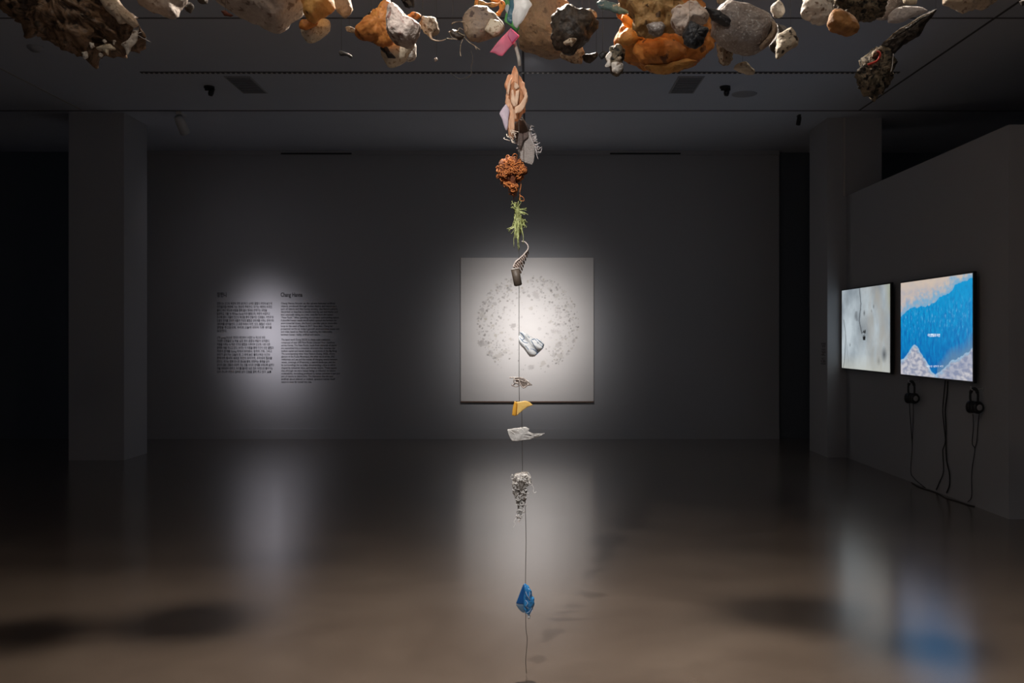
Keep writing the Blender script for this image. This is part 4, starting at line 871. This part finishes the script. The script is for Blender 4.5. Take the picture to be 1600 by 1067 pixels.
# white film with blue stripes
whm = rockmat('white_film', [(0.80,0.83,0.86),(0.92,0.94,0.96)], 16, rough=0.35, bump=0.4, bscale=30, transl=0.15)
wb = blob('striped_film', [(809,519),(815,517),(822,521),(834,528),(845,530),(851,538),(848,544),(843,550),(834,558),(828,557),(822,549),(813,539),(809,529)], ZC, 0.012, whm, amp=0.003, freq=34, fold=0.004, ffreq=26, fdir=(1,1), ridge=0.002)
tag(wb, 'crumpled white plastic film with thin blue lines in front of the canvas', 'plastic film', CHAIN)
blm = plain('blue_line', (0.03,0.13,0.30), 0.5)
bl = [[(812,519),(817,523),(819,529),(815,531)],[(821,522),(827,527),(833,537),(840,548)],[(824,525),(831,530),(836,530),(842,537),(848,542)],[(812,527),(818,534),(825,536)],[(838,529),(846,535),(850,540)],[(828,545),(834,546),(840,551)],[(818,538),(822,541),(826,546)],[(847,540),(849,543),(840,552),(835,557)]]
wz = {}
def front_y(o, p):
    best = 1e9; y = o.location.y
    for v in o.data.vertices:
        w_ = v.co+o.location
        d = (w_.x-p.x)**2+(w_.z-p.z)**2+(4 if w_.y > o.location.y+0.004 else 0)
        if d < best: best = d; y = w_.y
    return y
def on_surface(o, pts, lift=0.001):
    out = []
    for x, y in pts:
        p = P(x, y, ZC); p.y = front_y(o, p)-lift; out.append(p)
    return out
def densify(pts, n=4):
    v = catmull([Vector((x, y, 0)) for x, y in pts], n); return [(q.x, q.y) for q in v]
tubes('blue_stripe', [on_surface(wb, densify(l)) for l in bl], 0.0009, blm, wb, 4, 1)
# clear broken tray
clearm = plain('clear_plastic', (0.62,0.55,0.50), 0.12, trans=0.75, bump=0.5, bscale=80)
ct = empty('clear_fragment', P(814, 598, ZC)); tag(ct, 'small clear broken plastic fragment with ribs, above the yellow scrap', 'plastic scrap', CHAIN)
tubes('rib', [[P(x,y,ZC-0.004*k) for x,y in l] for k, l in enumerate(([(796,590),(806,590),(816,591),(824,595),(831,602)],[(802,593),(812,594),(822,598),(829,602)],[(800,603),(806,599),(812,602),(806,604),(799,601)],[(811,592),(813,600),(818,605),(823,600),(821,594)],[(804,591),(803,597),(810,598)],[(812,599),(818,606),(826,600)]))], 0.0022, rockmat('smoky_edge', [(0.12,0.09,0.08),(0.42,0.36,0.33),(0.75,0.72,0.70)], 60, rough=0.2), ct, 6, 4)
blob('pane', [(804,590),(815,590),(824,595),(830,602),(823,603),(819,606),(813,601),(806,597)], ZC, 0.003, rockmat('smoky_sheet', [(0.22,0.18,0.16),(0.48,0.42,0.39)], 50, rough=0.2, transl=0.5), amp=0.001, fold=0.003, parent=ct, rings=10, edge=0.3)
# yellow scrap
ym = sheetmat('yellow_plastic', (0.90,0.58,0.14), 0.4, 0.2, 0.1, col2=(0.95,0.70,0.26))
yo = blob('yellow_scrap', [(807,628),(821,626),(827,628),(833,633),(824,636),(817,641),(807,650),(804,640)], ZC, 0.003, ym, amp=0, fold=0.002, rings=10, smoothk=0, edge=0.25)
tag(yo, 'folded yellow plastic scrap just below the canvas edge', 'plastic scrap', CHAIN)
blob('folded_side', [(804,626.5),(808,629),(806,650),(800,649),(801,638)], ZC-0.008, 0.003, sheetmat('deep_yellow', (0.85,0.46,0.06), 0.4, 0.2, 0.1), amp=0, parent=yo, rings=8, smoothk=0, edge=0.25)
# translucent white film
fo = blob('clear_film', [(792.5,671),(806,669),(821,667),(828,670),(825,674),(832,677),(839,680),(852,676.5),(840,683),(828,686),(817,688),(808,689.5),(800,689),(796,683)], ZC, 0.004, sheetmat('milky_film', (0.72,0.71,0.70), 0.25, 0.3, 0.8), amp=0.002, freq=40, fold=0.004, ffreq=24, rings=12, edge=0.35)
tag(fo, 'milky translucent film scrap with a pointed tail, under the yellow scrap', 'plastic film', CHAIN)
film_glints = plain('film_highlight', (0.92,0.91,0.90), 0.25)  # pale colour paints highlights along the film creases
tubes('crease_glint', [on_surface(fo, densify(l), 0.0015) for l in ([(793,671),(796,680),(800,688)],[(805,670),(812,676),(810,684)],[(815,669),(820,677),(816,686)],[(822,669),(828,678),(840,681),(851,677)],[(800,688),(815,687),(830,685)],[(797,673),(804,678),(806,687)])], 0.0007, film_glints, fo, 4, 1)
# clear crinkled bag
cro = blob('crinkled_film', [(804,741),(812,739),(824,738),(828,744),(830,756),(821,759),(822,768),(822,780),(818,793),(813,807),(807,812),(810,800),(807,786),(802,770),(800,755)], ZC, 0.014, rockmat('crinkle_body', [(0.30,0.28,0.26),(0.46,0.43,0.41)], 60, rough=0.2, bump=1.0, bscale=90, transl=0.5), amp=0.008, freq=50, ridge=0.005, rfreq=70)
tag(cro, 'crinkled clear plastic film hanging in a tapering bunch above the blue scrap', 'plastic film', CHAIN)
random.seed(21); cr = []
for k in range(120):
    y = 741+72*random.random()**1.1; t_ = (y-741)/72
    xc = 814+(1 if t_ < 0.2 else 0)*2-4*max(0, t_-0.75)*4*0.8; wd_ = 12*(1-t_)+3
    x = xc+random.uniform(-wd_, wd_); z = ZC-0.010-random.random()*0.014*(1-t_*0.5)
    cr.append([P(x,y,z)]+[P(x+random.uniform(-4.5,4.5), y+random.uniform(-4,4), z-random.uniform(-0.006,0.006)) for _ in range(3)])
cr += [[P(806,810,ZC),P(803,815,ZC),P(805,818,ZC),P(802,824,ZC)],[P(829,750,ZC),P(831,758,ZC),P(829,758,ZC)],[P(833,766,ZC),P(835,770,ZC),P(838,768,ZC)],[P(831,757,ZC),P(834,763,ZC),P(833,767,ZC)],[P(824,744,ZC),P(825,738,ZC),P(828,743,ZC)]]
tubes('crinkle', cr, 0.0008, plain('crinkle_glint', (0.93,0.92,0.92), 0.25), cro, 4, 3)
# blue bag
bluem = sheetmat('blue_plastic', (0.04,0.27,0.72), 0.18, 0.15, 1.0, col2=(0.08,0.42,0.88))
bo = blob('blue_scrap', [(819,912),(823,914),(827,918),(832,929),(834,940),(833,948),(830,955),(827,960),(822,959),(819,950),(819,930)], ZC, 0.016, bluem, amp=0.006, freq=45, ridge=0.006, rfreq=45)
tag(bo, 'crumpled bright blue plastic scrap, lowest piece on the central string', 'plastic scrap', CHAIN)
blob('flat_side', [(818,912),(814,922),(806,943),(812,944),(819,944),(820,925)], ZC+0.002, 0.004, sheetmat('deep_blue', (0.03,0.20,0.56), 0.4, 0.35, 0.1), amp=0, parent=bo, rings=10, smoothk=0, edge=0.25)
blob('pale_side', [(806,944),(819,944),(820,958),(815,956),(810,951)], ZC+0.003, 0.003, sheetmat('pale_blue', (0.22,0.36,0.52), 0.3, 0.4, 0.1), amp=0, parent=bo, rings=8, smoothk=0, edge=0.25)
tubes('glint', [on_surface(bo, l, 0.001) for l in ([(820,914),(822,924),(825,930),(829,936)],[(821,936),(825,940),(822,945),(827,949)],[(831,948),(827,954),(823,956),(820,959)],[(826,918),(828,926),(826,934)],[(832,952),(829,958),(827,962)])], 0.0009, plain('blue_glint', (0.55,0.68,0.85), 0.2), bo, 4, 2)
blob('knot', [(824,961),(828,961),(829,965),(826,967),(824,965)], ZC, 0.006, whm, amp=0.002, freq=60, parent=bo, rings=10)
